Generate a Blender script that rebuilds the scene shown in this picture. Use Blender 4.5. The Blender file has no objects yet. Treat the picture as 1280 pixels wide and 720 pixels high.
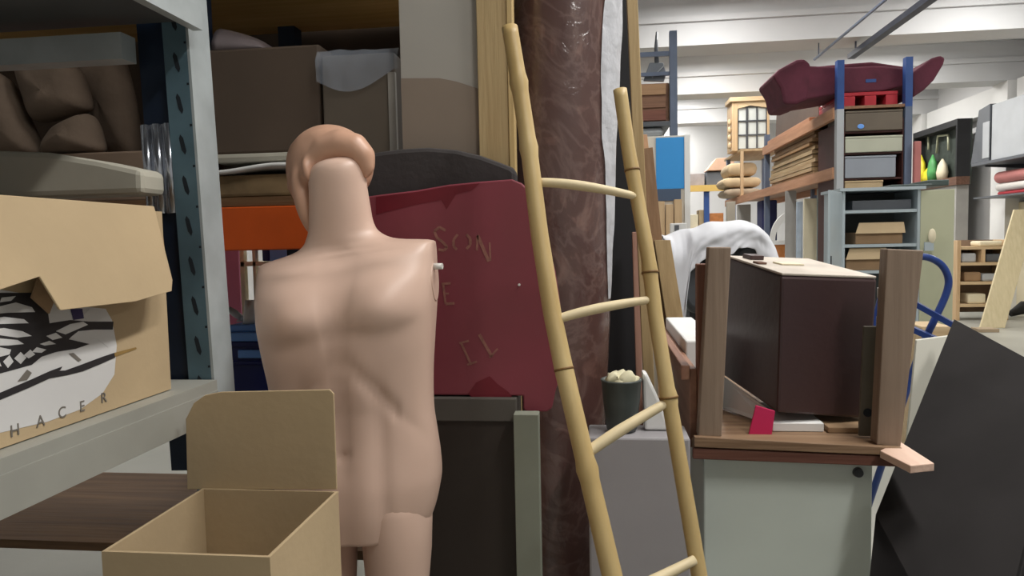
import bpy, bmesh, math, random
from mathutils import Vector, Matrix, noise as mnoise

random.seed(7)
SC = bpy.context.scene
COL = SC.collection

# ------------------------------------------------------------------ camera
F_PX = 900.0
CAM = Vector((0, 0, 1.5))
yaw, pitch, roll = math.radians(7.0), math.radians(-3.7), math.radians(1.2)
FW = Vector((-math.sin(yaw) * math.cos(pitch), math.cos(yaw) * math.cos(pitch), math.sin(pitch)))
R0 = Vector((math.cos(yaw), math.sin(yaw), 0))
U0 = R0.cross(FW)
RR = R0 * math.cos(roll) - U0 * math.sin(roll)
UU = R0 * math.sin(roll) + U0 * math.cos(roll)


def ray(px, py):
    return FW + RR * ((px - 640) / F_PX) - UU * ((py - 360) / F_PX)


def PY(px, py, Y):
    d = ray(px, py)
    return CAM + d * (Y / d.y)


def PX(px, py, X):
    d = ray(px, py)
    return CAM + d * (X / d.x)


def PZ(px, py, Z):
    d = ray(px, py)
    return CAM + d * ((Z - CAM.z) / d.z)


cam = bpy.data.cameras.new('camera')
cam.sensor_width = 36
cam.lens = 36 * F_PX / 1280
cam.clip_start = 0.02
co = bpy.data.objects.new('camera', cam)
COL.objects.link(co)
m = Matrix((RR, UU, -FW)).transposed().to_4x4()
m.translation = CAM
co.matrix_world = m
SC.camera = co


# ------------------------------------------------------------------ materials
def lin(c):
    return tuple((v / 12.92 if v <= .04045 else ((v + .055) / 1.055) ** 2.4) for v in [x / 255 for x in c])


_M = {}


def mat(name, rgb, rough=.6, metal=0, nscale=6, namt=.15, bump=.0, bscale=40, stretch=(1, 1, 1), rgb2=None,
        coat=0, trans=0, emit=None, alpha=None):
    if name in _M:
        return _M[name]
    m = bpy.data.materials.new(name)
    m.use_nodes = True
    nt = m.node_tree
    b = nt.nodes['Principled BSDF']
    tc = nt.nodes.new('ShaderNodeTexCoord')
    mp = nt.nodes.new('ShaderNodeMapping')
    mp.inputs['Scale'].default_value = stretch
    nt.links.new(tc.outputs['Object'], mp.inputs['Vector'])
    n = nt.nodes.new('ShaderNodeTexNoise')
    n.inputs['Scale'].default_value = nscale
    n.inputs['Detail'].default_value = 5
    nt.links.new(mp.outputs['Vector'], n.inputs['Vector'])
    cr = nt.nodes.new('ShaderNodeValToRGB')
    c = lin(rgb)
    c2 = lin(rgb2) if rgb2 else tuple(min(1, v * (1 + namt)) for v in c)
    c1 = c if rgb2 else tuple(v * (1 - namt) for v in c)
    cr.color_ramp.elements[0].position = .32
    cr.color_ramp.elements[1].position = .68
    cr.color_ramp.elements[0].color = (*c1, 1)
    cr.color_ramp.elements[1].color = (*c2, 1)
    nt.links.new(n.outputs['Fac'], cr.inputs['Fac'])
    nt.links.new(cr.outputs['Color'], b.inputs['Base Color'])
    b.inputs['Roughness'].default_value = rough
    b.inputs['Metallic'].default_value = metal
    b.inputs['Coat Weight'].default_value = coat
    b.inputs['Coat Roughness'].default_value = .12
    if trans:
        b.inputs['Transmission Weight'].default_value = trans
    if alpha is not None:
        b.inputs['Alpha'].default_value = alpha
    if bump:
        n2 = nt.nodes.new('ShaderNodeTexNoise')
        n2.inputs['Scale'].default_value = bscale
        n2.inputs['Detail'].default_value = 4
        nt.links.new(mp.outputs['Vector'], n2.inputs['Vector'])
        bp = nt.nodes.new('ShaderNodeBump')
        bp.inputs['Strength'].default_value = bump
        bp.inputs['Distance'].default_value = .02
        nt.links.new(n2.outputs['Fac'], bp.inputs['Height'])
        nt.links.new(bp.outputs['Normal'], b.inputs['Normal'])
        if coat:
            nt.links.new(bp.outputs['Normal'], b.inputs['Coat Normal'])
    if emit:
        b.inputs['Emission Color'].default_value = (*lin(rgb), 1)
        b.inputs['Emission Strength'].default_value = emit
    _M[name] = m
    return m


def wood(name, rgb, rgb2, axis='z', rough=.6):
    s = {'x': (.06, 1, 1), 'y': (1, .06, 1), 'z': (1, 1, .06)}[axis]
    return mat(name, rgb, rough, nscale=28, rgb2=rgb2, stretch=s, bump=.15, bscale=60)


cardboard = mat('cardboard', (182, 160, 126), .8, nscale=3, namt=.08, bump=.05)
cardboard_in = mat('cardboard_dull', (150, 122, 92), .85, nscale=4, namt=.12)
cardboard_grey = mat('cardboard_greyish', (132, 112, 95), .85, nscale=4, namt=.12)
steel_lit = mat('lit_pale_steel', (176, 184, 186), .45, .2, nscale=9, namt=.12)
steel_unlit = mat('unlit_blue_grey_steel', (92, 118, 130), .45, .2, nscale=9, namt=.18)
navy_steel = mat('navy_steel', (24, 38, 58), .4, .2, nscale=9, namt=.2)
chrome = mat('bright_steel', (190, 195, 205), .2, .9, nscale=9, namt=.1)
dark_slot = mat('slot_dark', (26, 34, 42), .8)
shelf_grey = mat('shelf_grey', (158, 158, 150), .5, .1, nscale=5, namt=.08)
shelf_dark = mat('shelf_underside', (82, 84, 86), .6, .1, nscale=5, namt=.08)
skin = mat('mannequin_flesh', (220, 188, 170), .42, nscale=4, namt=.05)
skin2 = mat('mannequin_flesh_head', (208, 164, 138), .42, nscale=4, namt=.05)
white_plastic = mat('white_plastic', (225, 222, 216), .4, nscale=4, namt=.04)
orange_steel = mat('orange_steel', (216, 92, 30), .42, .1, nscale=6, namt=.1)
bag_brown = mat('brown_sacking', (112, 96, 82), .9, nscale=7, namt=.2, bump=.2, bscale=25)
foam = mat('grey_foam_sheet', (176, 172, 158), .75, nscale=3, namt=.12, bump=.1, bscale=10)
darkbox = mat('dark_brown_board', (88, 74, 62), .75, nscale=2.5, namt=.15)
taupebox = mat('taupe_board', (104, 94, 82), .7, nscale=2.5, namt=.12)
greyboard = mat('pale_grey_board', (172, 168, 160), .45, nscale=1.5, namt=.08)
greyboard2 = mat('taupe_grey_board', (140, 126, 112), .6, nscale=1.5, namt=.1)
tanply_z = wood('tan_board_upright', (172, 145, 102), (192, 168, 124), 'z')
redpaint = mat('dark_red_paint', (140, 60, 74), .5, nscale=2.2, rgb2=(126, 62, 68))
redstain = mat('dark_red_stain', (116, 24, 40), .5, nscale=6, namt=.2)
goldfade = mat('faded_gold', (150, 102, 90), .6, nscale=60, namt=.25)
charcoal_cloth = mat('charcoal_cloth', (58, 54, 54), .8, nscale=5, namt=.15, bump=.1)
bamboo = mat('bamboo', (206, 182, 130), .5, nscale=9, rgb2=(184, 156, 102), stretch=(1, 1, .25), bump=.1, bscale=30)
bamboo_node = mat('bamboo_node', (120, 88, 44), .6)
stick = mat('peeled_stick', (226, 208, 168), .55, nscale=12, namt=.1)
black_board = mat('black_board', (30, 30, 33), .7, nscale=3, namt=.2)
blackpanel = mat('charcoal_panel', (46, 44, 44), .92, nscale=4, namt=.15)
blackpanel.node_tree.nodes['Principled BSDF'].inputs['Specular IOR Level'].default_value = .12
graywood_z = wood('grey_brown_timber', (130, 111, 94), (150, 130, 112), 'z')
brownwood_x = wood('brown_timber_lying', (120, 92, 68), (150, 122, 94), 'x')
redwood_y = wood('reddish_timber', (132, 92, 74), (160, 118, 94), 'y')
redwood_z = wood('reddish_timber_upright', (118, 76, 60), (146, 100, 80), 'z')
dkwood_z = wood('dark_plank', (84, 58, 34), (110, 78, 50), 'z')
palewood_z = wood('pale_plank', (204, 176, 138), (186, 154, 116), 'z')
palewood_x = wood('pale_plank_lying', (208, 184, 148), (190, 162, 124), 'x')
palewood_y = wood('pale_plank_deep', (190, 166, 128), (166, 138, 102), 'y')
beam_y = wood('salmon_beam', (196, 146, 112), (176, 126, 94), 'y')
umber = mat('dark_umber_varnish', (58, 40, 42), .42, nscale=2, rgb2=(68, 48, 46), bump=.05)
dusty_top = mat('dusty_pale_top', (196, 186, 174), .7, nscale=8, namt=.15)
white_paint = mat('white_paint', (228, 228, 226), .6, nscale=1.2, namt=.03)
white_wall = mat('white_wall', (212, 212, 212), .75, nscale=.6, namt=.04)
ceil_mat = mat('ceiling_paint', (204, 205, 206), .8, nscale=.5, namt=.04)
soffit_mat = mat('beam_paint', (206, 207, 208), .8, nscale=.5, namt=.04)
floor_mat = mat('concrete_floor', (158, 158, 150), .38, nscale=1.1, namt=.1, bump=.03)
floor_pale = floor_mat
sheet_mat = mat('white_dust_sheet', (212, 214, 220), .65, nscale=2, namt=.04)
darkgrey = mat('dark_grey_vinyl', (66, 68, 72), .5, nscale=5, namt=.1)
blue_tube = mat('blue_tube', (38, 62, 124), .35, .1, nscale=5, namt=.1)
rack_blue = mat('rack_blue', (46, 78, 138), .45, .1, nscale=5, namt=.1)
rack_slate = mat('rack_slate', (98, 110, 132), .45, .1, nscale=5, namt=.1)
maroon = mat('maroon_velvet', (88, 36, 52), .85, nscale=6, namt=.2, bump=.1)
redplastic = mat('red_plastic', (176, 40, 52), .4, nscale=5, namt=.08)
cab_grey = mat('pale_blue_grey_steel', (176, 188, 194), .42, .1, nscale=3, namt=.05)
cab_green = mat('pale_green_steel', (184, 186, 158), .45, .1, nscale=3, namt=.05)
cab_in = mat('cabinet_inside', (96, 100, 98), .6, .1, nscale=3, namt=.08)
skyblue = mat('sky_blue_paint', (48, 146, 216), .55, nscale=2, namt=.05)
slatepaint = mat('slate_paint', (68, 84, 108), .6, nscale=3, namt=.08)
cream = mat('cream_cloth', (204, 180, 144), .85, nscale=4, namt=.1, bump=.1)
creamboard = mat('cream_board', (222, 212, 184), .6, nscale=3, namt=.06)
tealgrey = mat('grey_teal_board', (130, 146, 146), .55, nscale=3, namt=.08)
greypanel = mat('grey_panel', (160, 158, 154), .6, nscale=3, namt=.08)
navycloth = mat('navy_cloth', (44, 48, 92), .8, nscale=4, namt=.15)
orangebrown = mat('orange_brown_wood', (182, 116, 62), .5, nscale=10, namt=.15)
navy_plastic = mat('navy_plastic', (14, 24, 96), .35, nscale=4, namt=.1)
lid_blue = mat('light_blue_plastic', (112, 166, 242), .35, nscale=4, namt=.06)
pink = mat('pink_board', (196, 118, 152), .7, nscale=3, namt=.05)
magenta = mat('magenta_card', (204, 34, 92), .6, nscale=4, namt=.06)
greenyel = mat('yellow_ornament', (220, 206, 40), .5, nscale=8, namt=.12)
greenleaf = mat('green_ornament', (76, 150, 84), .5, nscale=8, namt=.2)
olivegrey = mat('olive_grey_board', (100, 94, 82), .65, nscale=4, namt=.1)
mint = mat('mint_cream_card', (184, 186, 168), .65, nscale=3, namt=.05)
bluegreybox = mat('blue_grey_case', (146, 152, 162), .55, nscale=3, namt=.05)
darkred = mat('dark_red_shelf', (72, 36, 32), .55, nscale=5, namt=.12)
greenbag = mat('dark_green_grey', (72, 84, 82), .5, nscale=5, namt=.15)
tubewhite = mat('lamp_tube', (255, 250, 240), .5, emit=6)
printblack = mat('print_black', (34, 31, 34), .7, nscale=8, namt=.15)
printwhite = mat('print_white', (206, 205, 204), .7, nscale=4, namt=.04)
printpurple = mat('print_purple', (48, 40, 88), .7)
printgrey = mat('print_grey', (112, 106, 98), .8)
yellowbeam = mat('yellow_beam', (206, 172, 96), .5, nscale=4, namt=.08)
glass_grey = mat('milky_pane', (206, 210, 206), .25, nscale=3, namt=.05)
pinkgrey = mat('rose_cloth', (178, 112, 108), .8, nscale=4, namt=.12)
greycase = mat('light_grey_case', (176, 180, 184), .5, nscale=3, namt=.05)
dkgreycase = mat('dark_grey_case', (90, 94, 100), .5, nscale=3, namt=.1)
paper = mat('crumpled_paper', (214, 208, 176), .7, nscale=5, namt=.1)


def film_material():
    m = bpy.data.materials.new('plastic_wrapped_brown')
    m.use_nodes = True
    nt = m.node_tree
    b = nt.nodes['Principled BSDF']
    tc = nt.nodes.new('ShaderNodeTexCoord')
    mp = nt.nodes.new('ShaderNodeMapping')
    mp.inputs['Scale'].default_value = (1, 1, .8)
    nt.links.new(tc.outputs['Object'], mp.inputs['Vector'])
    n = nt.nodes.new('ShaderNodeTexNoise')
    n.inputs['Scale'].default_value = 9
    n.inputs['Detail'].default_value = 8
    n.inputs['Distortion'].default_value = 1.6
    nt.links.new(mp.outputs['Vector'], n.inputs['Vector'])
    cr = nt.nodes.new('ShaderNodeValToRGB')
    cr.color_ramp.elements[0].position = .35
    cr.color_ramp.elements[0].color = (*lin((86, 58, 54)), 1)
    cr.color_ramp.elements[1].position = .78
    cr.color_ramp.elements[1].color = (*lin((138, 104, 94)), 1)
    e = cr.color_ramp.elements.new(.58)
    e.color = (*lin((92, 64, 58)), 1)
    nt.links.new(n.outputs['Fac'], cr.inputs['Fac'])
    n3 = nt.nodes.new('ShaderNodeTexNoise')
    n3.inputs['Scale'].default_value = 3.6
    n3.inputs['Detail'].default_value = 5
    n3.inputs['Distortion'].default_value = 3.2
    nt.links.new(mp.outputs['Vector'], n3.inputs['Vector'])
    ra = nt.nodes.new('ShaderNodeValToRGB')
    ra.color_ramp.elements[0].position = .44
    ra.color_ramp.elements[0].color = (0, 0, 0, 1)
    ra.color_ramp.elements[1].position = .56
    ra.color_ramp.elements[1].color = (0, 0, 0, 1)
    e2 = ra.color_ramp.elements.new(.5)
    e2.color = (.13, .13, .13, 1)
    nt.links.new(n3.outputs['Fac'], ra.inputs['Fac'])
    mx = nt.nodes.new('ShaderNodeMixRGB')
    mx.inputs['Color2'].default_value = (*lin((186, 160, 150)), 1)  # pale streaks painted in for wrinkle highlights on the film
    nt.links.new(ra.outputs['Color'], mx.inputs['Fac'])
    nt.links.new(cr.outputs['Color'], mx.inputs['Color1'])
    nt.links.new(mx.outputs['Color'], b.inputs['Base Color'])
    b.inputs['Roughness'].default_value = .5
    b.inputs['Coat Weight'].default_value = 1
    b.inputs['Coat Roughness'].default_value = .14
    n2 = nt.nodes.new('ShaderNodeTexNoise')
    n2.inputs['Scale'].default_value = 14
    n2.inputs['Detail'].default_value = 6
    n2.inputs['Distortion'].default_value = 2.5
    nt.links.new(mp.outputs['Vector'], n2.inputs['Vector'])
    bp = nt.nodes.new('ShaderNodeBump')
    bp.inputs['Strength'].default_value = .35
    bp.inputs['Distance'].default_value = .02
    nt.links.new(n2.outputs['Fac'], bp.inputs['Height'])
    nt.links.new(bp.outputs['Normal'], b.inputs['Coat Normal'])
    return m


film = film_material()
highlight_film = mat('milky_highlight_film', (214, 216, 222), .3, nscale=6, namt=.05, bump=.5, bscale=14, alpha=.82)
clearfilm = mat('clear_film', (190, 200, 214), .15, nscale=5, namt=.05, bump=.4, bscale=12, alpha=.32)


# ------------------------------------------------------------------ mesh builder
class MB:
    def __init__(self):
        self.bm = bmesh.new()
        self.mi = 0

    def _faces(self, vs, fs, smooth=False):
        bv = [self.bm.verts.new(v) for v in vs]
        for f in fs:
            try:
                fc = self.bm.faces.new([bv[i] for i in f])
                fc.material_index = self.mi
                fc.smooth = smooth
            except ValueError:
                pass
        return bv

    def hexa(self, p):
        """eight corners: bottom four in order, then top four in the same order"""
        self._faces(p, [(3, 2, 1, 0), (4, 5, 6, 7), (0, 1, 5, 4), (1, 2, 6, 5), (2, 3, 7, 6), (3, 0, 4, 7)])
        return self

    def box(self, x0, x1, y0, y1, z0, z1, mat4=None):
        p = [Vector(q) for q in ((x0, y0, z0), (x1, y0, z0), (x1, y1, z0), (x0, y1, z0),
                                 (x0, y0, z1), (x1, y0, z1), (x1, y1, z1), (x0, y1, z1))]
        if mat4 is not None:
            p = [mat4 @ q for q in p]
        return self.hexa(p)

    def bar(self, a, b, w, h=None, side=None):
        """square-section bar from a to b"""
        h = h or w
        a, b = Vector(a), Vector(b)
        d = (b - a).normalized()
        s = side or (Vector((0, 0, 1)) if abs(d.z) < .9 else Vector((0, 1, 0)))
        u = d.cross(s).normalized()
        v = u.cross(d).normalized()
        p = []
        for c in (a, b):
            for (i, j) in ((-1, -1), (1, -1), (1, 1), (-1, 1)):
                p.append(c + u * i * w / 2 + v * j * h / 2)
        return self.hexa(p)

    def prism(self, pts, off):
        """flat outline (3-D points) thickened by vector off"""
        n = len(pts)
        off = Vector(off)
        vs = [Vector(p) for p in pts] + [Vector(p) + off for p in pts]
        fs = [tuple(range(n))[::-1], tuple(range(n, 2 * n))]
        fs += [(i, (i + 1) % n, n + (i + 1) % n, n + i) for i in range(n)]
        self._faces(vs, fs)
        return self

    def tube(self, pts, rad, seg=14, smooth=True):
        pts = [Vector(p) for p in pts]
        if not isinstance(rad, (list, tuple)):
            rad = [rad] * len(pts)
        rings = []
        pu = None
        for i, p in enumerate(pts):
            d = (pts[min(i + 1, len(pts) - 1)] - pts[max(i - 1, 0)]).normalized()
            if pu is None:
                s = Vector((0, 0, 1)) if abs(d.z) < .9 else Vector((1, 0, 0))
                u = d.cross(s).normalized()
            else:
                u = (pu - d * pu.dot(d)).normalized()
            pu = u
            v = d.cross(u)
            rings.append([p + (u * math.cos(2 * math.pi * k / seg) + v * math.sin(2 * math.pi * k / seg)) * rad[i]
                          for k in range(seg)])
        self.loft(rings, smooth)
        return self

    def loft(self, rings, smooth=True, cap=True):
        n = len(rings[0])
        vs = [v for r in rings for v in r]
        fs = []
        for i in range(len(rings) - 1):
            for k in range(n):
                k2 = (k + 1) % n
                fs.append((i * n + k, i * n + k2, (i + 1) * n + k2, (i + 1) * n + k))
        bv = self._faces(vs, fs, smooth)
        if cap:
            for r, rev in ((0, True), (len(rings) - 1, False)):
                idx = [bv[r * n + k] for k in range(n)]
                if rev:
                    idx.reverse()
                try:
                    f = self.bm.faces.new(idx)
                    f.material_index = self.mi
                except ValueError:
                    pass
        return self

    def grid(self, rows, smooth=True):
        n = len(rows[0])
        vs = [v for r in rows for v in r]
        fs = [(i * n + k, i * n + k + 1, (i + 1) * n + k + 1, (i + 1) * n + k)
              for i in range(len(rows) - 1) for k in range(n - 1)]
        self._faces(vs, fs, smooth)
        return self

    def ell(self, c, r, rot=None, seg=20, rings=12):
        c = Vector(c)
        rs = []
        M_ = rot.to_matrix() if rot is not None else Matrix.Identity(3)
        for i in range(rings + 1):
            t = math.pi * (i / rings) * .98 + math.pi * .01
            rs.append([c + M_ @ Vector((r[0] * math.sin(t) * math.cos(2 * math.pi * k / seg),
                                        r[1] * math.sin(t) * math.sin(2 * math.pi * k / seg),
                                        -r[2] * math.cos(t))) for k in range(seg)])
        return self.loft(rs)

    def use(self, i):
        self.mi = i
        return self

    def build(self, name, mats, parent=None, bevel=0, solid=0, base=None, sub=0, weld=False):
        bmesh.ops.recalc_face_normals(self.bm, faces=self.bm.faces)
        me = bpy.data.meshes.new(name)
        xs = [v.co.copy() for v in self.bm.verts]
        lo = Vector([min(v[i] for v in xs) for i in range(3)])
        hi = Vector([max(v[i] for v in xs) for i in range(3)])
        o0 = Vector(base) if base is not None else Vector(((lo.x + hi.x) / 2, (lo.y + hi.y) / 2, lo.z))
        for v in self.bm.verts:
            v.co -= o0
        self.bm.to_mesh(me)
        self.bm.free()
        if not isinstance(mats, (list, tuple)):
            mats = [mats]
        for mm in mats:
            me.materials.append(mm)
        o = bpy.data.objects.new(name, me)
        COL.objects.link(o)
        if parent is not None:
            o.parent = parent
            w = Vector((0, 0, 0))
            q = parent
            while q is not None:
                w += q.location
                q = q.parent
            o.location = o0 - w
        else:
            o.location = o0
        if solid:
            md = o.modifiers.new('thickness', 'SOLIDIFY')
            md.thickness = solid
        if sub:
            md = o.modifiers.new('smooth', 'SUBSURF')
            md.levels = md.render_levels = sub
        if bevel:
            md = o.modifiers.new('edge', 'BEVEL')
            md.width = bevel
            md.segments = 2
            md.limit_method = 'ANGLE'
        return o


def tag(o, label=None, cat=None, group=None, kind=None):
    if label:
        o['label'] = label
    if cat:
        o['category'] = cat
    if group:
        o['group'] = group
    if kind:
        o['kind'] = kind
    return o


def thing(name, label, cat, loc, group=None):
    o = bpy.data.objects.new(name, None)
    o.empty_display_size = .1
    COL.objects.link(o)
    o.location = loc
    return tag(o, label, cat, group)


def dup(root, loc, label, rotz=None):
    r = root.copy()
    COL.objects.link(r)
    r.location = loc
    if rotz is not None:
        r.rotation_euler = (0, 0, rotz)
    r['label'] = label
    for ch in list(root.children):
        c = ch.copy()
        COL.objects.link(c)
        c.parent = r
        for g in ch.children:
            d = g.copy()
            COL.objects.link(d)
            d.parent = c
    return r


def struct(o):
    o['kind'] = 'structure'
    return o


def xz(px0, py0, px1, py1, Y):
    """metric extents, on the plane at distance Y, of a patch of the photograph"""
    cx, cy = (px0 + px1) / 2, (py0 + py1) / 2
    return PY(px0, cy, Y).x, PY(px1, cy, Y).x, PY(cx, py1, Y).z, PY(cx, py0, Y).z


def text_part(name, body, loc, size, m, parent, rot, ext=.0006):
    cu = bpy.data.curves.new(name, 'FONT')
    cu.body = body
    cu.size = size
    cu.extrude = ext
    cu.align_x = 'CENTER'
    o = bpy.data.objects.new(name, cu)
    COL.objects.link(o)
    bpy.context.view_layer.update()
    me = bpy.data.meshes.new_from_object(o)
    bpy.data.objects.remove(o)
    me.materials.clear()
    me.materials.append(m)
    n = bpy.data.objects.new(name, me)
    COL.objects.link(n)
    n.parent = parent
    w = Vector((0, 0, 0))
    q = parent
    while q is not None:
        w += q.location
        q = q.parent
    n.location = Vector(loc) - w
    n.rotation_euler = rot
    return n


# ================================================================== SETTING
WX = 7.65         # right wall
PX0 = 7.3         # face of the pillars
CEIL = 4.9
BACK = 21.0
struct(MB().box(-5, WX + .3, -4, BACK + .3, -.2, 0).build('floor', floor_mat))
struct(MB().box(-5, WX + .3, -4, BACK + .3, CEIL, CEIL + .2).build('ceiling', ceil_mat))
struct(MB().box(-5, WX + .3, BACK, BACK + .25, 0, CEIL).build('wall_back', white_wall))
struct(MB().box(WX, WX + .25, -4, BACK, 0, CEIL).build('wall_right', white_wall))
struct(MB().box(-5.25, -5, -4, BACK, 0, CEIL).build('wall_left', white_wall))
struct(MB().box(-5, WX, -4.2, -4, 0, CEIL).build('wall_front', white_wall))
k = 1
for Y in (3.6, 7.1, 10.57, 14.1, 17.6):
    b = MB().box(-5, WX, Y, Y + .55, 4.2, CEIL)
    b.box(-5, WX, Y - .05, Y, 4.52, 4.6)
    struct(b.build('trim_%d' % k, soffit_mat))
    k += 1
for Y in (7.1, 10.57, 14.1, 17.6):
    struct(MB().box(PX0, WX, Y, Y + .5, 0, 4.2).build('trim_%d' % k, white_paint))
    k += 1
b = MB()
for Y in (7.65, 11.1, 14.65):
    b.box(PX0 + .1, WX, Y, Y + 2.9, 3.75, 4.2)
struct(b.build('trim_%d' % k, white_paint))
k += 1
struct(MB().box(WX - .02, WX, 7.65, 21, 0, 1.25).build('baseboard_right', greypanel))

# ceiling lamps, most unseen and added to light the hall: housing, two tubes, light
def ceiling_lamp(x, y, label, power, first=[None]):
    if first[0] is None:
        t = thing('ceiling_lamp', label, 'lamp', (x, y, CEIL - .16), 'strip lamps on the ceiling')
        MB().box(x - .14, x + .14, y - .75, y + .75, CEIL - .08, CEIL - .002).build('housing', white_paint, t)
        for s in (-1, 1):
            MB().tube([(x + s * .07, y - .7, CEIL - .105), (x + s * .07, y + .7, CEIL - .105)], .022, 10).build('tube', tubewhite, t)
        first[0] = t
    else:
        t = dup(first[0], (x, y, CEIL - .16), label)
    L = bpy.data.lights.new('lamp_light', 'AREA')
    L.shape = 'RECTANGLE'
    L.size = .26
    L.size_y = 1.45
    L.energy = power
    L.color = (1, .975, .94)
    lo = bpy.data.objects.new('lamp_light', L)
    COL.objects.link(lo)
    lo.location = (x, y, CEIL - .14)
    return t


PW = 92
ceiling_lamp(1.9, 12.6, 'bright ceiling strip lamp above the far pale wardrobe', PW)
ceiling_lamp(5.0, 12.6, 'ceiling strip lamp near the white pillar, over the far right bay', PW)
ceiling_lamp(1.5, 9.0, 'ceiling strip lamp between the beams, left of the maroon sofa', PW)
ceiling_lamp(5.0, 9.0, 'ceiling strip lamp between the beams, right of the maroon sofa', PW)
ceiling_lamp(1.9, 5.6, 'ceiling strip lamp over the white dust sheet', PW * .5)
ceiling_lamp(5.2, 5.6, 'ceiling strip lamp over the open floor on the right', PW * .8)
ceiling_lamp(1.9, 16.2, 'ceiling strip lamp in front of the back wall, left', PW * 1.3)
ceiling_lamp(5.4, 16.2, 'ceiling strip lamp in front of the back wall, right', PW * 1.2)
ceiling_lamp(1.6, 19.6, 'added ceiling strip lamp brightening the back wall', PW * 1.6)  # unseen lamp, added so the back wall gets brighter
ceiling_lamp(1.6, 1.8, 'ceiling strip lamp over the brown crate', 125)
ceiling_lamp(1.9, -.6, 'ceiling strip lamp over the aisle opposite the bamboo ladder', 90)
ceiling_lamp(-2.4, 4.8, 'ceiling strip lamp behind the orange rack', 75)

W = bpy.data.worlds.new('world')
SC.world = W
W.use_nodes = True
W.node_tree.nodes['Background'].inputs['Color'].default_value = (.9, .95, 1, 1)
W.node_tree.nodes['Background'].inputs['Strength'].default_value = .12

# cable trays under the ceiling
b = MB()
b.box(3.55, 3.65, 5, 11.0, 4.0, 4.02).box(3.55, 3.56, 5, 11.0, 4.02, 4.07).box(3.64, 3.65, 5, 11.0, 4.02, 4.07)
for y in (7.3, 10.8):
    b.box(3.59, 3.61, y, y + .02, 4.02, 4.198)
tag(b.build('ceiling_cable_tray', mat('tray_steel', (66, 72, 86), .5)), 'grey cable tray hanging under the ceiling above the maroon sofa', 'cable tray')
b = MB().tube([(3.1, 5, 4.02), (3.1, 11.0, 4.02)], .018, 8)
for y in (7.35, 10.8):
    b.tube([(3.1, y, 4.02), (3.1, y, 4.198)], .008, 6)
tag(b.build('ceiling_conduit', rack_slate), 'thin grey conduit pipe under the ceiling, left of the cable tray', 'pipe')

# ================================================================== LEFT RACK
RX = -.85
t = thing('storage_rack', 'pale steel shelving rack with a perforated post on the left', 'rack', (-1.25, .9, 0))
lean = Matrix.Translation((RX, 1.5, 1.2)) @ Matrix.Rotation(math.radians(-1.6), 4, 'Y') @ Matrix.Translation((-RX, -1.5, -1.2))


def upright(y0, lean_m=None, xf=RX, sgn=1):
    b = MB()
    q = lambda x0, x1, ya, yb, z0, z1: b.box(min(x0, x1), max(x0, x1), ya, yb, z0, z1, lean_m)
    b.use(0)
    q(xf, xf - sgn * .006, y0, y0 + .085, 0.02, 2.7)               # aisle face, painted paler for the light it catches
    b.use(1)
    q(xf - sgn * .006, xf - sgn * .06, y0, y0 + .006, 0.02, 2.7)     # perforated side face, painted darker out of that light
    b.use(2)
    q(xf - sgn * .006, xf - sgn * .06, y0 + .055, y0 + .06, 0.02, 2.7)  # inner flange coloured dark, as the shadow inside the channel
    z = .12
    while z < 2.65:
        x = xf - sgn * .034
        pts = [Vector((x + .006, y0 - .0008, z)), Vector((x + .0095, y0 - .0008, z + .008)), Vector((x + .004, y0 - .0008, z + .036)),
               Vector((x - .002, y0 - .0008, z + .044)), Vector((x - .0055, y0 - .0008, z + .036)), Vector((x - .001, y0 - .0008, z + .01))]
        if lean_m is not None:
            pts = [lean_m @ p for p in pts]
        b.prism(pts, (0, .0006, 0))
        pts = [Vector((xf - sgn * .012 + i * .005, y0 - .0008, z + .06 + j * .005)) for i, j in ((0, 0), (1, 0), (1, 1), (0, 1))]
        if lean_m is not None:
            pts = [lean_m @ p for p in pts]
        b.prism(pts, (0, .0006, 0))
        z += .088
    return b.build('upright', [steel_lit, steel_unlit, dark_slot], t)


upright(1.485, lean)
upright(.1)
upright(1.485, None, -1.65, -1)
upright(.1, None, -1.65, -1)
# corner gusset, ridged steel sleeve and the dark brace behind the post, its lower length painting the channel's shadow
MB().box(RX - .128, RX - .062, 1.5, 1.53, 1.0, 2.02, lean).build('brace', navy_steel, t)
b = MB()
for i in range(3):
    x = RX - .12 + i * .026
    b.tube([lean @ Vector((x, 1.492, 1.58)), lean @ Vector((x, 1.492, 1.775))], .0095, 10)
b.box(RX - .134, RX - .056, 1.494, 1.4995, 1.58, 1.775, lean)
b.build('steel_sleeve', chrome, t)
# shelves
b = MB().use(0).box(RX - .01, RX + .012, .1, 1.485, 1.965, 2.012)
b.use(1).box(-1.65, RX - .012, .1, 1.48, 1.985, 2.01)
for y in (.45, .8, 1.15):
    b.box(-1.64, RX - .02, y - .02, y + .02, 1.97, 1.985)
b.use(0)
b.box(-1.65, RX - .14, 1.43, 1.478, 1.9, 1.955)
b.build('shelf', [steel_lit, shelf_dark], t)
b = MB().use(0).box(-1.65, RX + .01, .1, 1.478, 1.185, 1.21)
b.box(RX - .012, RX + .012, .1, 1.478, 1.125, 1.187)
b.build('shelf', [shelf_grey], t)
b = MB().box(-1.65, RX + .01, .1, 1.478, .3, .325).box(RX - .012, RX + .012, .1, 1.478, .25, .3)
b.build('shelf', shelf_grey, t)

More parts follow.
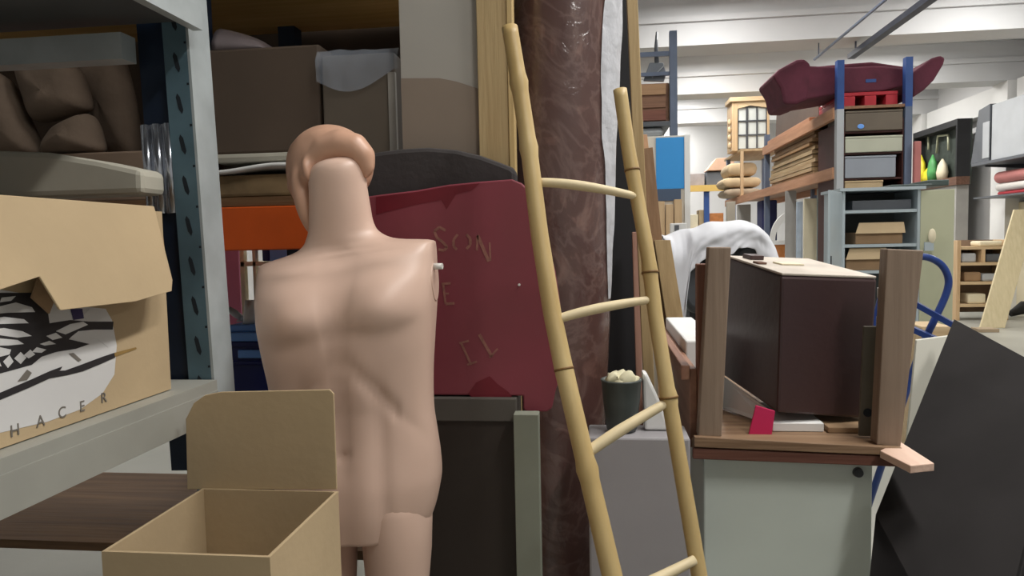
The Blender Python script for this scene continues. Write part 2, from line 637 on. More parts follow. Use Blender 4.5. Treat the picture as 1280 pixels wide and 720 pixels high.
# printed cardboard box on the middle shelf
BXX = RX - .028
yR = PX(211, 430, BXX).y
t = thing('cardboard_box', 'open cardboard box printed with a black and white drawing, on the left shelf', 'box', (BXX - .25, 1.1, 1.211))
y0, y1 = .62, yR
zt = 1.575
b = MB().box(BXX - .006, BXX, y0, y1, 1.212, zt)
b.box(BXX - .5, BXX - .494, y0, y1, 1.212, zt).box(BXX - .494, BXX - .006, y0, y0 + .006, 1.212, zt)
b.box(BXX - .494, BXX - .006, y1 - .006, y1, 1.212, zt).box(BXX - .494, BXX - .006, y0 + .006, y1 - .006, 1.212, 1.218)
b.build('carton', cardboard, t)
# front flap folded outwards and down
fo = Vector((BXX + .004, 0, PX(192, 258, BXX + .004).z))
fn = Vector((1, 0, .32)).normalized()


def onflap(px, py):
    d = ray(px, py)
    return CAM + d * ((fo - CAM).dot(fn) / d.dot(fn))


top = [Vector((fo.x, PX(-140, 257, fo.x).y, fo.z)), Vector((fo.x, PX(193, 258, fo.x).y, fo.z))]
low = [onflap(216, 350), onflap(215, 364), onflap(170, 377), onflap(76, 388), onflap(50, 346), onflap(-10, 366), onflap(-140, 395)]
MB().prism(top + low, (-.005, 0, .001)).build('flap', cardboard, t, bevel=.0015)
b = MB().prism([PX(48, 347, BXX + .02), PX(72, 366, BXX + .025), PX(62, 392, BXX + .012), PX(40, 372, BXX + .012)], (-.003, 0, 0))
b.build('torn_corner', cardboard_in, t)
b = MB().prism([Vector((BXX - .006, y1, zt)), Vector((BXX - .4, y1, zt)), Vector((BXX - .4, y1 + .05, zt - .1)), Vector((BXX - .006, y1 + .012, zt - .11))], (0, .004, 0))
b.build('side_flap', cardboard_in, t)
# the printed drawing
b = MB()


def pr(pts, i, lvl):
    b.use(i)
    b.prism([PX(x, y, BXX + .0006 + lvl * .0004) for x, y in pts], (-.0003, 0, 0))


pr([(-90, 380), (0, 362), (60, 372), (112, 384), (132, 386), (140, 400), (146, 432), (143, 468), (128, 492), (100, 512), (60, 527), (0, 541), (-90, 552)], 0, 0)
# dark mass and the strokes fanning out of it
pr([(-90, 372), (0, 366), (42, 366), (60, 390), (62, 404), (88, 400), (112, 402), (142, 402), (141, 412), (118, 412), (100, 414), (86, 424), (112, 430), (95, 436), (70, 440), (52, 446), (40, 456), (0, 467), (-90, 490)], 1, 1)
for q in ([(0, 383), (20, 378), (40, 384), (44, 390), (10, 391), (-40, 395)], [(-40, 402), (5, 396), (30, 399), (36, 404), (0, 405)],
          [(-40, 416), (5, 410), (28, 414), (40, 420), (22, 422), (0, 419)], [(-40, 432), (0, 423), (22, 425), (30, 430), (10, 432)],
          [(-40, 446), (0, 434), (14, 437), (12, 443), (0, 446)], [(2, 372), (20, 370), (14, 376), (0, 378)],
          [(70, 414), (88, 405), (104, 402), (110, 406), (96, 412), (82, 418)], [(58, 420), (70, 416), (78, 422), (66, 425)],
          [(50, 430), (62, 426), (70, 430), (56, 432)], [(40, 440), (46, 434), (58, 437), (52, 441)], [(30, 444), (38, 437), (44, 443), (36, 448)],
          [(18, 448), (26, 440), (33, 447), (26, 455)], [(4, 452), (12, 444), (17, 452), (10, 460)], [(-10, 456), (-2, 448), (2, 458)],
          [(88, 422), (98, 414), (118, 412), (141, 413), (142, 430), (135, 434), (122, 424), (108, 422), (98, 427)],
          [(104, 394), (112, 386), (130, 390), (131, 400), (110, 402)]):
    pr(q, 0, 2)
pr([(88, 386), (103, 386), (105, 398), (92, 400)], 2, 3)
# long black keel line
pr([(-90, 522), (0, 491), (40, 474), (62, 464), (82, 463), (104, 455), (128, 446), (143, 441), (144, 447), (126, 455), (104, 464), (84, 469), (62, 473), (38, 484), (0, 500), (-90, 534)], 1, 2)
pr([(22, 477), (34, 462), (40, 466), (34, 475)], 3, 2)
pr([(86, 442), (92, 441), (102, 450), (98, 452)], 3, 2)
pr([(62, 464), (78, 458), (76, 462), (66, 467)], 1, 3)
# line carrying on over bare card
pr([(143, 441), (170, 434), (171, 436), (144, 446)], 4, 1)
b.build('printed_drawing', [printwhite, printblack, printpurple, printgrey, mat('ochre_print', (140, 112, 62), .8)], t)
for ch, px, py in (('H', 19, 545), ('A', 51, 533), ('C', 78, 522), ('E', 103, 514), ('R', 130, 503)):
    text_part('printed_letter', ch, PX(px, py, BXX + .0008), .026, printgrey, t, (math.radians(90), 0, math.radians(90)))

# grey foam bundle
b = MB().prism([PY(x, y, 1.38) for x, y in ((-70, 184), (0, 188), (58, 190), (120, 200), (176, 212), (177, 242), (120, 244), (58, 246), (-70, 250))], (0, .085, 0))
tag(b.build('foam_bundle', foam, bevel=.012), 'long pale grey foam slab lying above the printed box', 'packing foam')
z0 = PY(60, 246, 1.4).z
b = MB().box(BXX - .42, BXX - .12, 1.2, yR - .02, 1.22, PY(100, 249, 1.4).z - .012)
# the box that carries the foam, inside the shelf behind the printed one
tag(b.build('wooden_block', cardboard_grey), 'brown block inside the open printed box under the foam slab', 'block')

# ================================================================== MANNEQUIN
MY = 1.68
cx = PY(438, 400, MY).x
t = thing('mannequin', 'armless flesh coloured male mannequin with a bald displaced head', 'mannequin', (cx, MY, 0))
tilt = Matrix.Translation((cx, MY, 1.2)) @ Matrix.Rotation(math.radians(-1.2), 4, 'Y') @ Matrix.Rotation(math.radians(4), 4, 'Z') @ Matrix.Translation((-cx, -MY, -1.2))
prof = [(.80, .165, .108, .0, 2.2), (.86, .19, .122, .0, 2.2), (.93, .205, .130, .005, 2.3), (1.0, .206, .124, .004, 2.3), (1.06, .201, .113, 0, 2.4),
        (1.12, .196, .107, -.004, 2.5), (1.2, .199, .113, -.006, 2.6), (1.28, .207, .122, -.006, 2.8), (1.35, .213, .124, -.002, 3.2),
        (1.41, .2155, .113, .006, 3.6), (1.45, .2155, .097, .012, 3.8), (1.478, .2155, .085, .016, 3.8), (1.491, .2150, .078, .018, 3.6),
        (1.499, .2130, .072, .018, 3.2), (1.5045, .196, .066, .018, 2.8), (1.511, .15, .063, .018, 2.4), (1.518, .118, .061, .018, 2.1), (1.532, .094, .06, .017, 2), (1.555, .080, .059, .015, 2),
        (1.59, .0745, .059, .012, 2), (1.63, .0705, .058, .008, 2), (1.67, .0675, .057, .005, 2), (1.69, .06, .051, .004, 2),
        (1.702, .046, .039, .004, 2), (1.708, .022, .02, .004, 2), (1.709, .004, .004, .004, 2)]


def interp(z):
    for i in range(len(prof) - 1):
        a, b_ = prof[i], prof[i + 1]
        if a[0] <= z <= b_[0]:
            u = (z - a[0]) / (b_[0] - a[0])
            # catmull-rom between the sections
            p0 = prof[max(i - 1, 0)]
            p3 = prof[min(i + 2, len(prof) - 1)]
            out = []
            for k_ in range(1, 5):
                m1 = (b_[k_] - p0[k_]) / (b_[0] - p0[0]) * (b_[0] - a[0])
                m2 = (p3[k_] - a[k_]) / (p3[0] - a[0]) * (b_[0] - a[0])
                out.append((2 * u**3 - 3 * u**2 + 1) * a[k_] + (u**3 - 2 * u**2 + u) * m1 + (-2 * u**3 + 3 * u**2) * b_[k_] + (u**3 - u**2) * m2)
            return out
    return prof[-1][1:]


G = lambda x, s: math.exp(-(x / s) ** 2)


def relief(x, z):
    ax = abs(x)
    d = 0
    # chest: full above, cut in sharply below
    lowedge = 1.312 + .018 * G(ax - .0, .05) + .25 * max(0, ax - .13) ** 1
    zz = z - 1.372
    fall = G(zz, .085) if zz > 0 else G(zz, .062)
    step = 1 / (1 + math.exp(-(z - lowedge) / .0065))
    d += .029 * G(ax - .1, .07) * fall * step
    # breastbone and belly line
    d -= .013 * G(x, .014) * (1 if z > 1.3 else .75) * (1 / (1 + math.exp((z - 1.45) / .012))) * (1 / (1 + math.exp(-(z - 1.0) / .02)))
    # rib arch
    arch = 1.275 - 1.15 * ax
    if z < 1.31:
        d -= .008 * G(z - arch, .022) * (1 if .012 < ax < .13 else .3)
        d += .0045 * G(ax - .04, .036) * (1 / (1 + math.exp((z - 1.25) / .015)))
        d -= .006 * G(ax - .088, .018) * (1 / (1 + math.exp((z - 1.2) / .02)))
        for zb in (1.205, 1.13):
            d -= .0014 * G(z - zb, .012) * G(ax - .035, .035)
    # collar bones
    d += .006 * G(z - (1.468 + .12 * (ax - .05) * .5), .012) * G(ax - .11, .06)
    d -= .012 * G(x, .022) * G(z - 1.485, .018)
    d -= .01 * G(x, .009) * G(z - 1.035, .012)
    return d


NS = 112
zs = []
z = .80
while z < 1.49:
    zs.append(z)
    z += .0085
z = 1.49
while z < 1.7089:
    zs.append(z)
    z += .0035
rings = []
for z in zs:
    a, d_, yo, n_ = interp(z)
    r = []
    for k_ in range(NS):
        th = 2 * math.pi * k_ / NS
        c, s = math.cos(th), math.sin(th)
        x = a * (abs(c) ** (2 / n_)) * (1 if c >= 0 else -1)
        y = d_ * (abs(s) ** (2 / n_)) * (1 if s >= 0 else -1)
        if s < 0 and z < 1.53:
            y -= relief(x, z) * min(1, (-s) * 2.2)
        elif s > 0 and 1.0 < z < 1.45:
            y -= .012 * G(x, .02)
        sh = .105 * max(0, min(1, (z - 1.12) / .16)) * max(-.22, min(.22, x))
        nk = -.012 * max(0, min(1, (z - 1.5) / .04))
        zo = -.02 * max(0, min(1, 1 - (z - 1.5) / .14)) * max(0, min(1, (z - .9) / .1))
        r.append(tilt @ Vector((cx + x + nk, MY + yo + y, z + sh + zo)))
    rings.append(r)
torso = MB().loft(rings).build('torso', skin, t)
for s in (-1, 1):
    b = MB()
    rg = []
    for (z, a, d_, yo) in ((.93, .07, .09, .0), (.86, .086, .105, .0), (.75, .083, .095, .0), (.6, .07, .078, 0), (.5, .058, .064, 0), (.42, .055, .064, .01),
                           (.33, .056, .066, .018), (.2, .043, .05, .02), (.1, .036, .042, .02), (.085, .038, .06, .0), (.06, .043, .11, -.05), (.03, .044, .12, -.055), (.025, .042, .118, -.055)):
        rg.append([Vector((cx + .005 + s * (.098 - .02 * (.9 - z)) + a * math.cos(q), MY + yo + d_ * math.sin(q), z)) for q in [2 * math.pi * i / 28 for i in range(28)]])
    b.loft(rg)
    b.build('leg', skin, t)
MB().tube([(cx, MY, 0), (cx, MY, .012), (cx, MY, .02)], [.24, .24, .225], 40, False).build('base_plate', white_plastic, t)
# shoulder fittings: flat discs where arms would sit, one with a peg left in it
for s in (-1, 1):
    c = tilt @ Vector((cx + s * .2095, MY + .004, 1.385 + s * .022))
    dx = (tilt.to_3x3() @ Vector((s, 0, 0)))
    MB().tube([c, c + dx * .0055], [.052, .05], 28, False).build('shoulder_plate', skin, t)
c = PY(540, 333, MY)
MB().tube([c, c + Vector((.026, -.002, 0))], [.008, .0075], 14).build('arm_peg', white_plastic, t)
# head
b = MB()
HY = MY + .085
hp = lambda px, py, dy=0: PY(px, py, HY + dy)
sc = HY / F_PX
from mathutils import Euler
b.ell(hp(414, 206), (55 * sc, .1, 51 * sc), Euler((0, math.radians(16), 0)), 32, 20)
b.ell(hp(385, 222, .0), (25 * sc, .07, 52 * sc), Euler((0, math.radians(-8), 0)), 24, 14)
b.ell(hp(383, 250, -.06), (14 * sc, .045, 49 * sc), Euler((0, math.radians(-13), 0)), 24, 14)
b.ell(hp(366, 232, .03), (8 * sc, .022, 14 * sc), Euler((0, math.radians(-8), 0)), 16, 10)
b.ell(hp(384, 213, -.105), (6.5 * sc, .018, 17 * sc), Euler((0, math.radians(-12), 0)), 16, 10)
# heavy rim that closes over the top of the neck
rim = [(386, 222), (393, 201), (406, 188), (426, 181), (444, 185), (455, 197), (458, 212), (456, 224)]
b.tube([hp(x, y, -.078) for x, y in rim], [9 * sc, 14 * sc, 18 * sc, 20 * sc, 19 * sc, 16 * sc, 11 * sc, 5 * sc], 18)
b.ell(hp(416, 186, -.045), (42 * sc, .05, 27 * sc), Euler((0, math.radians(12), 0)), 28, 16)
head = b.build('head', skin2, t)
md = head.modifiers.new('fuse', 'REMESH')
md.mode = 'VOXEL'
md.voxel_size = .004
md.use_smooth_shade = True
md = head.modifiers.new('soften', 'SMOOTH')
md.factor = .5
md.iterations = 48

# cardboard carton with raised flap in front of the mannequin
t = thing('cardboard_box', 'open cardboard carton with a raised flap in front of the mannequin', 'box', (-.62, 1.25, .56))
FY = 1.325
x0, x1 = PY(233, 560, FY).x, PY(421, 560, FY).x
y0 = 1.03
ztop = PY(330, 612, FY).z
x0 += .03
b = MB().box(x0, x0 + .006, y0, FY, .562, ztop).box(x1 - .006, x1, y0, FY, .562, ztop)
b.box(x0 + .006, x1 - .006, y0, y0 + .006, .562, ztop).box(x0 + .006, x1 - .006, FY - .006, FY, .562, ztop).box(x0 + .006, x1 - .006, y0 + .006, FY - .006, .562, .568)
b.build('carton', cardboard, t)
MB().prism([PY(x, y, FY) for x, y in ((234, 612), (232, 524), (242, 504), (256, 494), (276, 490), (412, 487), (417, 492), (421, 612))], (0, .005, 0)).build('flap', cardboard, t, bevel=.0015)
b = MB().box(x0 + .008, x1 + .02, y0 - .03, FY + .01, .0, .56)
tag(b.build('cardboard_box', cardboard_in, bevel=.004), 'closed brown carton on the floor carrying the open carton', 'box')

# ================================================================== ORANGE-BEAM RACK behind the mannequin
RY0, RY1 = 2.13, 2.95
RL, RRt = -3.1, -.43
t = thing('pallet_rack', 'dark blue pallet rack with an orange beam behind the mannequin', 'rack', ((RL + RRt) / 2, 2.5, 0))
for x in (RL, -1.29, RRt - .07):
    for y in (RY0 + .02, RY1 - .09):
        MB().box(x, x + .07, y, y + .07, 0, 3.0).build('upright', navy_steel, t)
zb0, zb1 = PY(310, 313, RY0).z, PY(310, 259, RY0).z
MB().box(RL, RRt, RY0 - .03, RY0 + .018, zb0, zb1).build('beam', orange_steel, t, bevel=.004)
MB().box(RL, RRt, RY1 - .02, RY1 + .02, zb0, zb1).build('beam', orange_steel, t, bevel=.004)
shz = zb1 + .03
MB().box(RL + .07, RRt - .07, RY0 - .02, RY1 - .1, zb1 + .002, shz).build('shelf_board', wood('brown_deck', (92, 66, 42), (116, 86, 56), 'x'), t)
MB().box(RL + .07, RRt - .07, RY1 + .021, RY1 + .04, zb1, 3.0).build('back_panel', mat('umber_backing', (74, 60, 48), .8, nscale=3, namt=.15), t)
TZ = PY(380, 40, RY1).z
MB().box(RL, RRt, RY0 - .03, RY0 + .018, TZ + .0, TZ + .12).build('beam', wood('ochre_beam', (150, 118, 66), (176, 140, 84), 'x'), t)
MB().box(RL + .07, RRt - .07, RY0 + .02, RY1, TZ + .0, TZ + .03).build('shelf_board', wood('ochre_deck', (196, 154, 88), (214, 176, 112), 'x'), t)
MB().box(RL + .07, RRt - .07, RY0 + .02, RY1 - .1, .5, .53).build('shelf_board', wood('brown_deck', (92, 66, 42), (116, 86, 56), 'x'), t)

# goods on its middle shelf
x0, x1, z0, z1 = xz(262, 193, 372, 226, RY0 + .03)
b = MB().box(max(x0 - .1, -1.21), x1 + .055, RY0 + .0, RY1 - .2, shz + .002, shz + .07)
tag(b.build('padded_board', mat('tan_pad', (150, 126, 92), .8, nscale=8, namt=.3), bevel=.01), 'mottled brown padded board lying just above the orange beam', 'board')
zq = PY(310, 247, RY0).z
rows = []
for i in range(16):
    u = i / 15
    xx = -1.205 + (x1 + .055 + 1.205) * u
    rows.append([Vector((xx, yy, shz + .083 + (.009 * math.sin(u * 5 + yy * 8)) + .009)) for yy in (RY0 - .03, RY0 + .1, RY0 + .3, RY0 + .55)])
tag(MB().grid(rows).build('folded_sheet', white_paint, solid=.012), 'thin white sheet folded above the mottled board, left of the mannequin head', 'sheet')
zc = shz + .112
ztop_b = PY(310, 191, RY0).z
b = MB().box(max(x0 - .1, -1.21), x1 + .055, RY0 + .005, RY1 - .2, zc, ztop_b)
tag(b.build('foam_slab', foam, bevel=.012), 'thick pale grey foam slab under the big dark brown case', 'foam')
x0, x1, z0, z1 = xz(256, 88, 402, 190, RY0 + .03)
tag(MB().box(max(x0 - .03, -1.212), x1, RY0 + .03, RY1 - .15, ztop_b + .001, PY(330, 55, RY0).z).build('large_case', darkbox, bevel=.008), 'big dark brown case on the grey foam slab', 'case')
x2 = PY(497, 140, RY0 + .03).x
t = thing('carton', 'taupe carton under clear plastic film beside the dark brown case', 'box', ((x1 + x2) / 2, 2.4, shz + .002))
zz = PY(450, 66, RY0).z
MB().box(x1 + .012, x2, RY0 + .01, RY1 - .3, shz + .002, zz).build('carton_body', taupebox, t, bevel=.006)
MB().box(x2 - .02, x2 + .002, RY0 + .004, RY0 + .02, shz + .002, zz - .06).build('corner_strip', greyboard, t)
rows = []
for j in range(7):
    r = []
    for i in range(15):
        u = i / 14
        xx = x1 - .0 + (x2 + .015 - x1) * u
        wv = .012 * mnoise.noise(Vector((u * 5, j * .9, 3)))
        if j < 4:
            r.append(Vector((xx, RY0 + .35 - j * .113, zz + .012 + wv * .6)))
        else:
            r.append(Vector((xx, RY0 - .003 - abs(wv), zz + .012 - (j - 3) * (.03 + .012 * math.sin(u * 4)))))
    rows.append(r)
MB().grid(rows).build('plastic_film', clearfilm, t)
x0, x1, z0, z1 = xz(262, 60, 322, 98, RY0 + .05)
rows = []
zc2 = PY(330, 55, RY0).z + .002
for i in range(10):
    u = i / 9
    xx = -1.2 + (x1 + .02 + 1.2) * u
    hh = .085 * (1 - u) ** .5 + .004
    rows.append([Vector((xx, RY0 + .13 + .09 * math.cos(a), zc2 + hh * max(0, math.sin(a)) )) for a in [math.pi * k_ / 10 for k_ in range(11)]])
tag(MB().loft(rows).build('plastic_bag', mat('grey_mauve_plastic', (128, 118, 120), .35, nscale=5, namt=.15)), 'grey crumpled plastic bag on top of the dark brown case', 'bag')

# brown sacks on the left end of that shelf, seen past the perforated post
zsk = PY(60, 195, 2.2).z
sacks = [([(-34, 88), (8, 92), (44, 172), (46, 198), (-34, 198)], 2.20, 'brown cushion at the far left edge under the pale shelf'),
         ([(20, 74), (96, 78), (114, 136), (90, 146), (44, 156)], 2.22, 'brown cushion lying on top, above the dark gap at the far left'),
         ([(58, 182), (74, 158), (112, 140), (122, 160), (132, 198), (56, 198)], 2.20, 'low brown cushion under the dark gap at the far left'),
         ([(92, 66), (150, 62), (166, 120), (176, 198), (138, 198), (116, 136)], 2.39, 'tall brown cushion leaning beside the perforated post')]
for q, Y, lab in sacks:
    P = [PY(x, y, Y) for x, y in q]
    for p in P:
        p.z = max(p.z, zsk)
    cc = sum(P, Vector()) / len(P)
    # outline resampled, then puffed out front and back
    O = []
    for i in range(len(P)):
        for j in range(6):
            O.append(P[i].lerp(P[(i + 1) % len(P)], j / 6))
    for _ in range(2):
        O = [(O[i - 1] + O[i] * 2 + O[(i + 1) % len(O)]) / 4 for i in range(len(O))]
    rings = []
    for f, dy in ((.02, -.075), (.4, -.07), (.7, -.058), (.88, -.04), (.97, -.02), (1.0, 0), (.97, .02), (.88, .04), (.7, .058), (.4, .07), (.02, .075)):
        rings.append([cc + (p - cc) * f + Vector((0, dy + .008 * mnoise.noise(p * 8), 0)) for p in O])
    b = MB().loft(rings)
    lo = min(v.co.z for v in b.bm.verts)
    tag(b.build('cushion', bag_brown), lab, 'cushion', 'brown cushions on the orange-beam rack')
zlo = PY(60, 214, 2.2).z
tag(MB().box(PY(-60, 200, 2.2).x, PY(196, 200, 2.2).x, RY0 + .02, RY0 + .5, shz + .001, zsk - .001).build('plywood_stack', cardboard_grey, bevel=.006), 'flat brown stack under the brown cushions', 'stack')

# below the orange beam: crates, white shelving and a pink board
ct = None
x0, x1, z0, z1 = xz(284, 396, 352, 490, 2.45)
for i in range(2):
    zz = .531 + i * .345
    lab = ('navy plastic crate with a light blue lid left of the mannequin waist', 'lower navy plastic crate under the one with the light blue lid')[i == 0]
    if ct is None:
        ct = t = thing('plastic_crate', lab, 'crate', ((x0 + x1) / 2, 2.6, zz), 'navy plastic crates')
        b = MB()
        b.prism([Vector((x0 + .012, 2.452, zz + .001)), Vector((x1 - .012, 2.452, zz + .001)), Vector((x1, 2.44, zz + .28)), Vector((x0, 2.44, zz + .28))], (0, .36, 0))
        b.box(x0 - .008, x1 + .008, 2.43, 2.81, zz + .2, zz + .215).box(x0 - .008, x1 + .008, 2.43, 2.81, zz + .265, zz + .285)
        b.build('tub', navy_plastic, t, bevel=.004)
        b = MB().box(x0 - .014, x1 + .014, 2.422, 2.818, zz + .287, zz + .318).box(x0 + .01, x1 - .01, 2.45, 2.79, zz + .318, zz + .343)
        b.box(x0 + .05, x1 - .05, 2.43, 2.4395, zz + .225, zz + .255)
        b.build('lid', lid_blue, t, bevel=.004)
    else:
        dup(ct, ((x0 + x1) / 2, 2.6, zz), lab)
ctop = .531 + .345 + .344
b = MB().tube([(PY(312, 380, 2.5).x, 2.5, ctop), (PY(312, 380, 2.5).x, 2.5, ctop + .085)], [.027, .016], 20)
tag(b.build('paper_cone', white_plastic), 'small white cone standing on the light blue lid', 'cone')
p0 = PY(286, 372, 2.56)
b = MB().tube([(p0.x, 2.56, ctop + .045), (p0.x + .03, 2.55, ctop + .03), (p0.x + .062, 2.54, ctop + .012)], [.012, .014, .01], 10)
b.box(p0.x + .04, p0.x + .09, 2.535, 2.545, ctop + .001, ctop + .008)
tag(b.build('hand_tool', greycase), 'grey hand tool lying on the light blue lid', 'tool')
x0, x1, z0, z1 = xz(262, 312, 299, 366, 3.3)
tag(MB().box(x0, x1, 3.3, 3.33, 0, z1 + .1).build('tall_board', pink, bevel=.003), 'tall pink board behind the orange-beam rack', 'board')
t = thing('shelving_unit', 'slim white shelving unit beside the tall pink board', 'shelves', (PY(325, 340, 3.1).x, 3.2, 0))
for px, w in ((303, .02), (318, .014), (372, .02)):
    xx = PY(px, 340, 3.1).x
    MB().box(xx - w / 2, xx + w / 2, 3.1, 3.13, 0, 1.9).build('post', creamboard, t)
    MB().box(xx - w / 2, xx + w / 2, 3.4, 3.43, 0, 1.9).build('post', creamboard, t)
xa, xb = PY(301, 340, 3.1).x, PY(374, 340, 3.1).x
zl = PY(350, 326, 3.1).z
for z in (.3, .85, zl - .022):
    MB().box(xa, xb, 3.1, 3.43, z, z + .02).build('shelf_board', creamboard, t)
t = thing('plastic_crate', 'light blue box on the slim white shelving under the orange beam', 'crate', (PY(352, 316, 3.1).x, 3.2, zl))
x0, x1, z0, z1 = xz(338, 309, 366, 326, 3.1)
MB().box(x0, x1, 3.09, 3.38, zl, zl + .12).build('tub', lid_blue, t, bevel=.004)
MB().box(x0 - .035, x0 - .002, 3.09, 3.38, zl, zl + .12).build('dark_end', navy_plastic, t, bevel=.004)

# ================================================================== BOARDS, RED PANEL, ROLL
# dark chest carrying the red panel
CY = 1.93
cx0, cx1 = PY(452, 520, CY).x, PY(646, 520, CY).x
cz = PY(600, 498, CY).z
t = thing('chest', 'dark grey low chest under the dark red panel', 'chest', ((cx0 + cx1) / 2, 2.0, 0))
zm = PY(600, 527, CY).z
MB().box(cx0, cx1, CY, 2.045, zm, cz).build('top_rail', mat('dark_grey_rail', (84, 80, 74), .6, nscale=3, namt=.1), t, bevel=.003)
MB().box(cx0 + .01, cx1 - .01, CY + .012, 2.045, .02, zm).build('body', mat('black_brown_body', (52, 44, 38), .6, nscale=3, namt=.1), t, bevel=.003)
x0, x1, z0, z1 = xz(643, 516, 674, 557, 1.9)
tag(MB().box(x0, x1, 1.88, 1.925, 0, z1).build('short_post', mat('sage_grey_paint', (134, 138, 124), .6, nscale=4, namt=.1), bevel=.002), 'short sage grey post beside the dark chest, left of the bamboo ladder', 'post')

b = MB()
RPY = 1.95
out = [(452, 247), (470, 244), (520, 238), (560, 231), (600, 227), (640, 224), (652, 229), (664, 240), (674, 262), (684, 300), (694, 340), (700, 380), (702, 430), (700, 470), (694, 490), (690, 510), (684, 515), (658, 515), (654, 512), (654, 495), (600, 498), (452, 498)]
t = thing('red_panel', 'dark red painted panel with faded gold lettering behind the mannequin', 'panel', (PY(575, 480, RPY).x, RPY, cz))
fz = lambda p: Vector((p.x, p.y, max(p.z, cz + .004) if p.x < cx1 + .002 else p.z))
b.prism([fz(PY(x, y, RPY)) for x, y in out], (0, .022, 0))
b.build('board', redpaint, t, bevel=.004)
# stains with a shape of their own
for q in ([(470, 246), (520, 240), (560, 233), (600, 229), (590, 238), (570, 243), (558, 262), (552, 250), (520, 256), (495, 262), (470, 268)],
          [(585, 492), (595, 478), (612, 470), (622, 480), (636, 490), (640, 496), (590, 497)]):
    MB().prism([PY(x, y, RPY - .0008) for x, y in q], (0, .0005, 0)).build('stain', redstain, t)
b = MB()


def stroke(pts, w):
    P = [PY(x, y, RPY - .0012) for x, y in pts]
    for i in range(len(P) - 1):
        d = (P[i + 1] - P[i]).normalized()
        n_ = Vector((-d.z, 0, d.x)) * (w * RPY / F_PX / 2)
        b.prism([P[i] - n_, P[i + 1] - n_, P[i + 1] + n_, P[i] + n_], (0, .0004, 0))


stroke([(557, 288), (549, 284), (543, 289), (546, 297), (554, 303), (559, 309), (555, 313), (548, 312)], 3.4)   # S
stroke([(572, 293), (567, 300), (567, 308), (571, 312)], 3.2)                                                  # O
stroke([(583, 293), (588, 298), (588, 306), (583, 311)], 3.2)
stroke([(596, 313), (597, 294)], 2.6)
stroke([(597, 294), (611, 327)], 4.2)                                                                        # N
stroke([(613, 326), (612, 303)], 2.2)
b.build('gold_lettering', goldfade, t)
b = MB()
stroke([(552, 355), (563, 354)], 3)
stroke([(556, 367), (561, 367)], 2.4)
stroke([(557, 380), (568, 379)], 3.4)                                                                        # E
stroke([(554, 355), (557, 380)], 2.6)
b.build('gold_lettering', goldfade, t)
b = MB()
stroke([(576, 428), (589, 456)], 2.8)
stroke([(574, 429), (586, 426)], 2.4)
stroke([(584, 456), (596, 452)], 2.4)
stroke([(599, 418), (615, 446)], 3.8)                                                                        # last row
stroke([(612, 447), (622, 436)], 2.4)
b.build('gold_lettering', goldfade, t)
MB().tube([PY(649, 356, RPY - .004), PY(649, 356, RPY + .001)], [.003, .004], 10).build('tack', white_plastic, t)

# charcoal rounded back standing behind the red panel
b = MB()
arc = [(452, 500), (452, 194), (470, 190), (500, 186), (535, 184), (570, 187), (600, 194), (625, 203), (640, 209), (645, 214), (646, 500)]
b.prism([fz(PY(x, y, 2.0)) if y == 500 else PY(x, y, 2.0) for x, y in arc], (0, .05, 0))
tag(b.build('headboard', charcoal_cloth, bevel=.012), 'charcoal upholstered headboard with a curved top behind the red panel', 'headboard')

# tall boards
x0, x1, z0, z1 = xz(503, 0, 600, 195, 2.1)
t = thing('tall_board', 'tall pale grey board leaning upright behind the charcoal headboard', 'board', ((x0 + x1) / 2, 2.09, 0))
MB().box(x0, x1, 2.082, 2.098, 0, 2.62).build('board', greyboard, t, bevel=.002)
zc_ = PY(550, 98, 2.08).z
pts = [Vector((x0 + .002, 2.0815, 0)), Vector((x1 - .002, 2.0815, 0)), Vector((x1 - .002, 2.0815, zc_ - .035)), Vector(((x0 + x1) / 2 + .05, 2.0815, zc_ - .012)), Vector(((x0 + x1) / 2, 2.0815, zc_)), Vector((x0 + .002, 2.0815, zc_ + .005))]
MB().prism(pts, (0, -.006, 0)).build('taupe_lower_face', greyboard2, t)  # taupe from the floor up to a curved edge, paler above
x0, x1, z0, z1 = xz(598, 0, 636, 195, 2.09)
x0b = x0
x2 = PY(644, 100, 2.09).x
t = thing('plank', 'tall tan plank between the pale grey board and the bamboo ladder', 'plank', ((x0 + x1) / 2, 2.08, 0))
MB().box(x0 + .003, x1, 2.06, 2.098, 0, 2.62).build('board', tanply_z, t, bevel=.002)
MB().box(x1 + .0005, x2, 2.056, 2.1, 0, 2.62).build('edge_strip', wood('straw_strip', (196, 166, 112), (210, 184, 132), 'z'), t, bevel=.003)

# plastic-wrapped roll
Yr = 2.28
rad = 68 * Yr / F_PX
ptop = PY(709, -40, Yr)
pbot = PY(689, 540, Yr)
dd = (pbot - ptop) / (ptop.z - pbot.z)
foot = pbot + dd * (pbot.z - .0)
head_ = ptop - dd * .3
rings = []
NR = 64
for i in range(90):
    u = i / 89
    c = foot.lerp(head_, u)
    r_ = []
    for k_ in range(64):
        a = 2 * math.pi * k_ / 64
        q = Vector((math.cos(a) * 1.6, math.sin(a) * 1.6, u * 9))
        rr = rad * (1 + .012 * mnoise.noise(q) + .008 * mnoise.noise(q * 3.1))
        r_.append(c + Vector((rr * math.cos(a), rr * math.sin(a), 0)))
    rings.append(r_)
for v in rings[0]:
    v.z = .001
t = thing('carpet_roll', 'tall dark brown roll wrapped in shiny plastic behind the bamboo ladder', 'roll', (foot.x, foot.y, 0))
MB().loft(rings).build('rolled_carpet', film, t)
rows = []
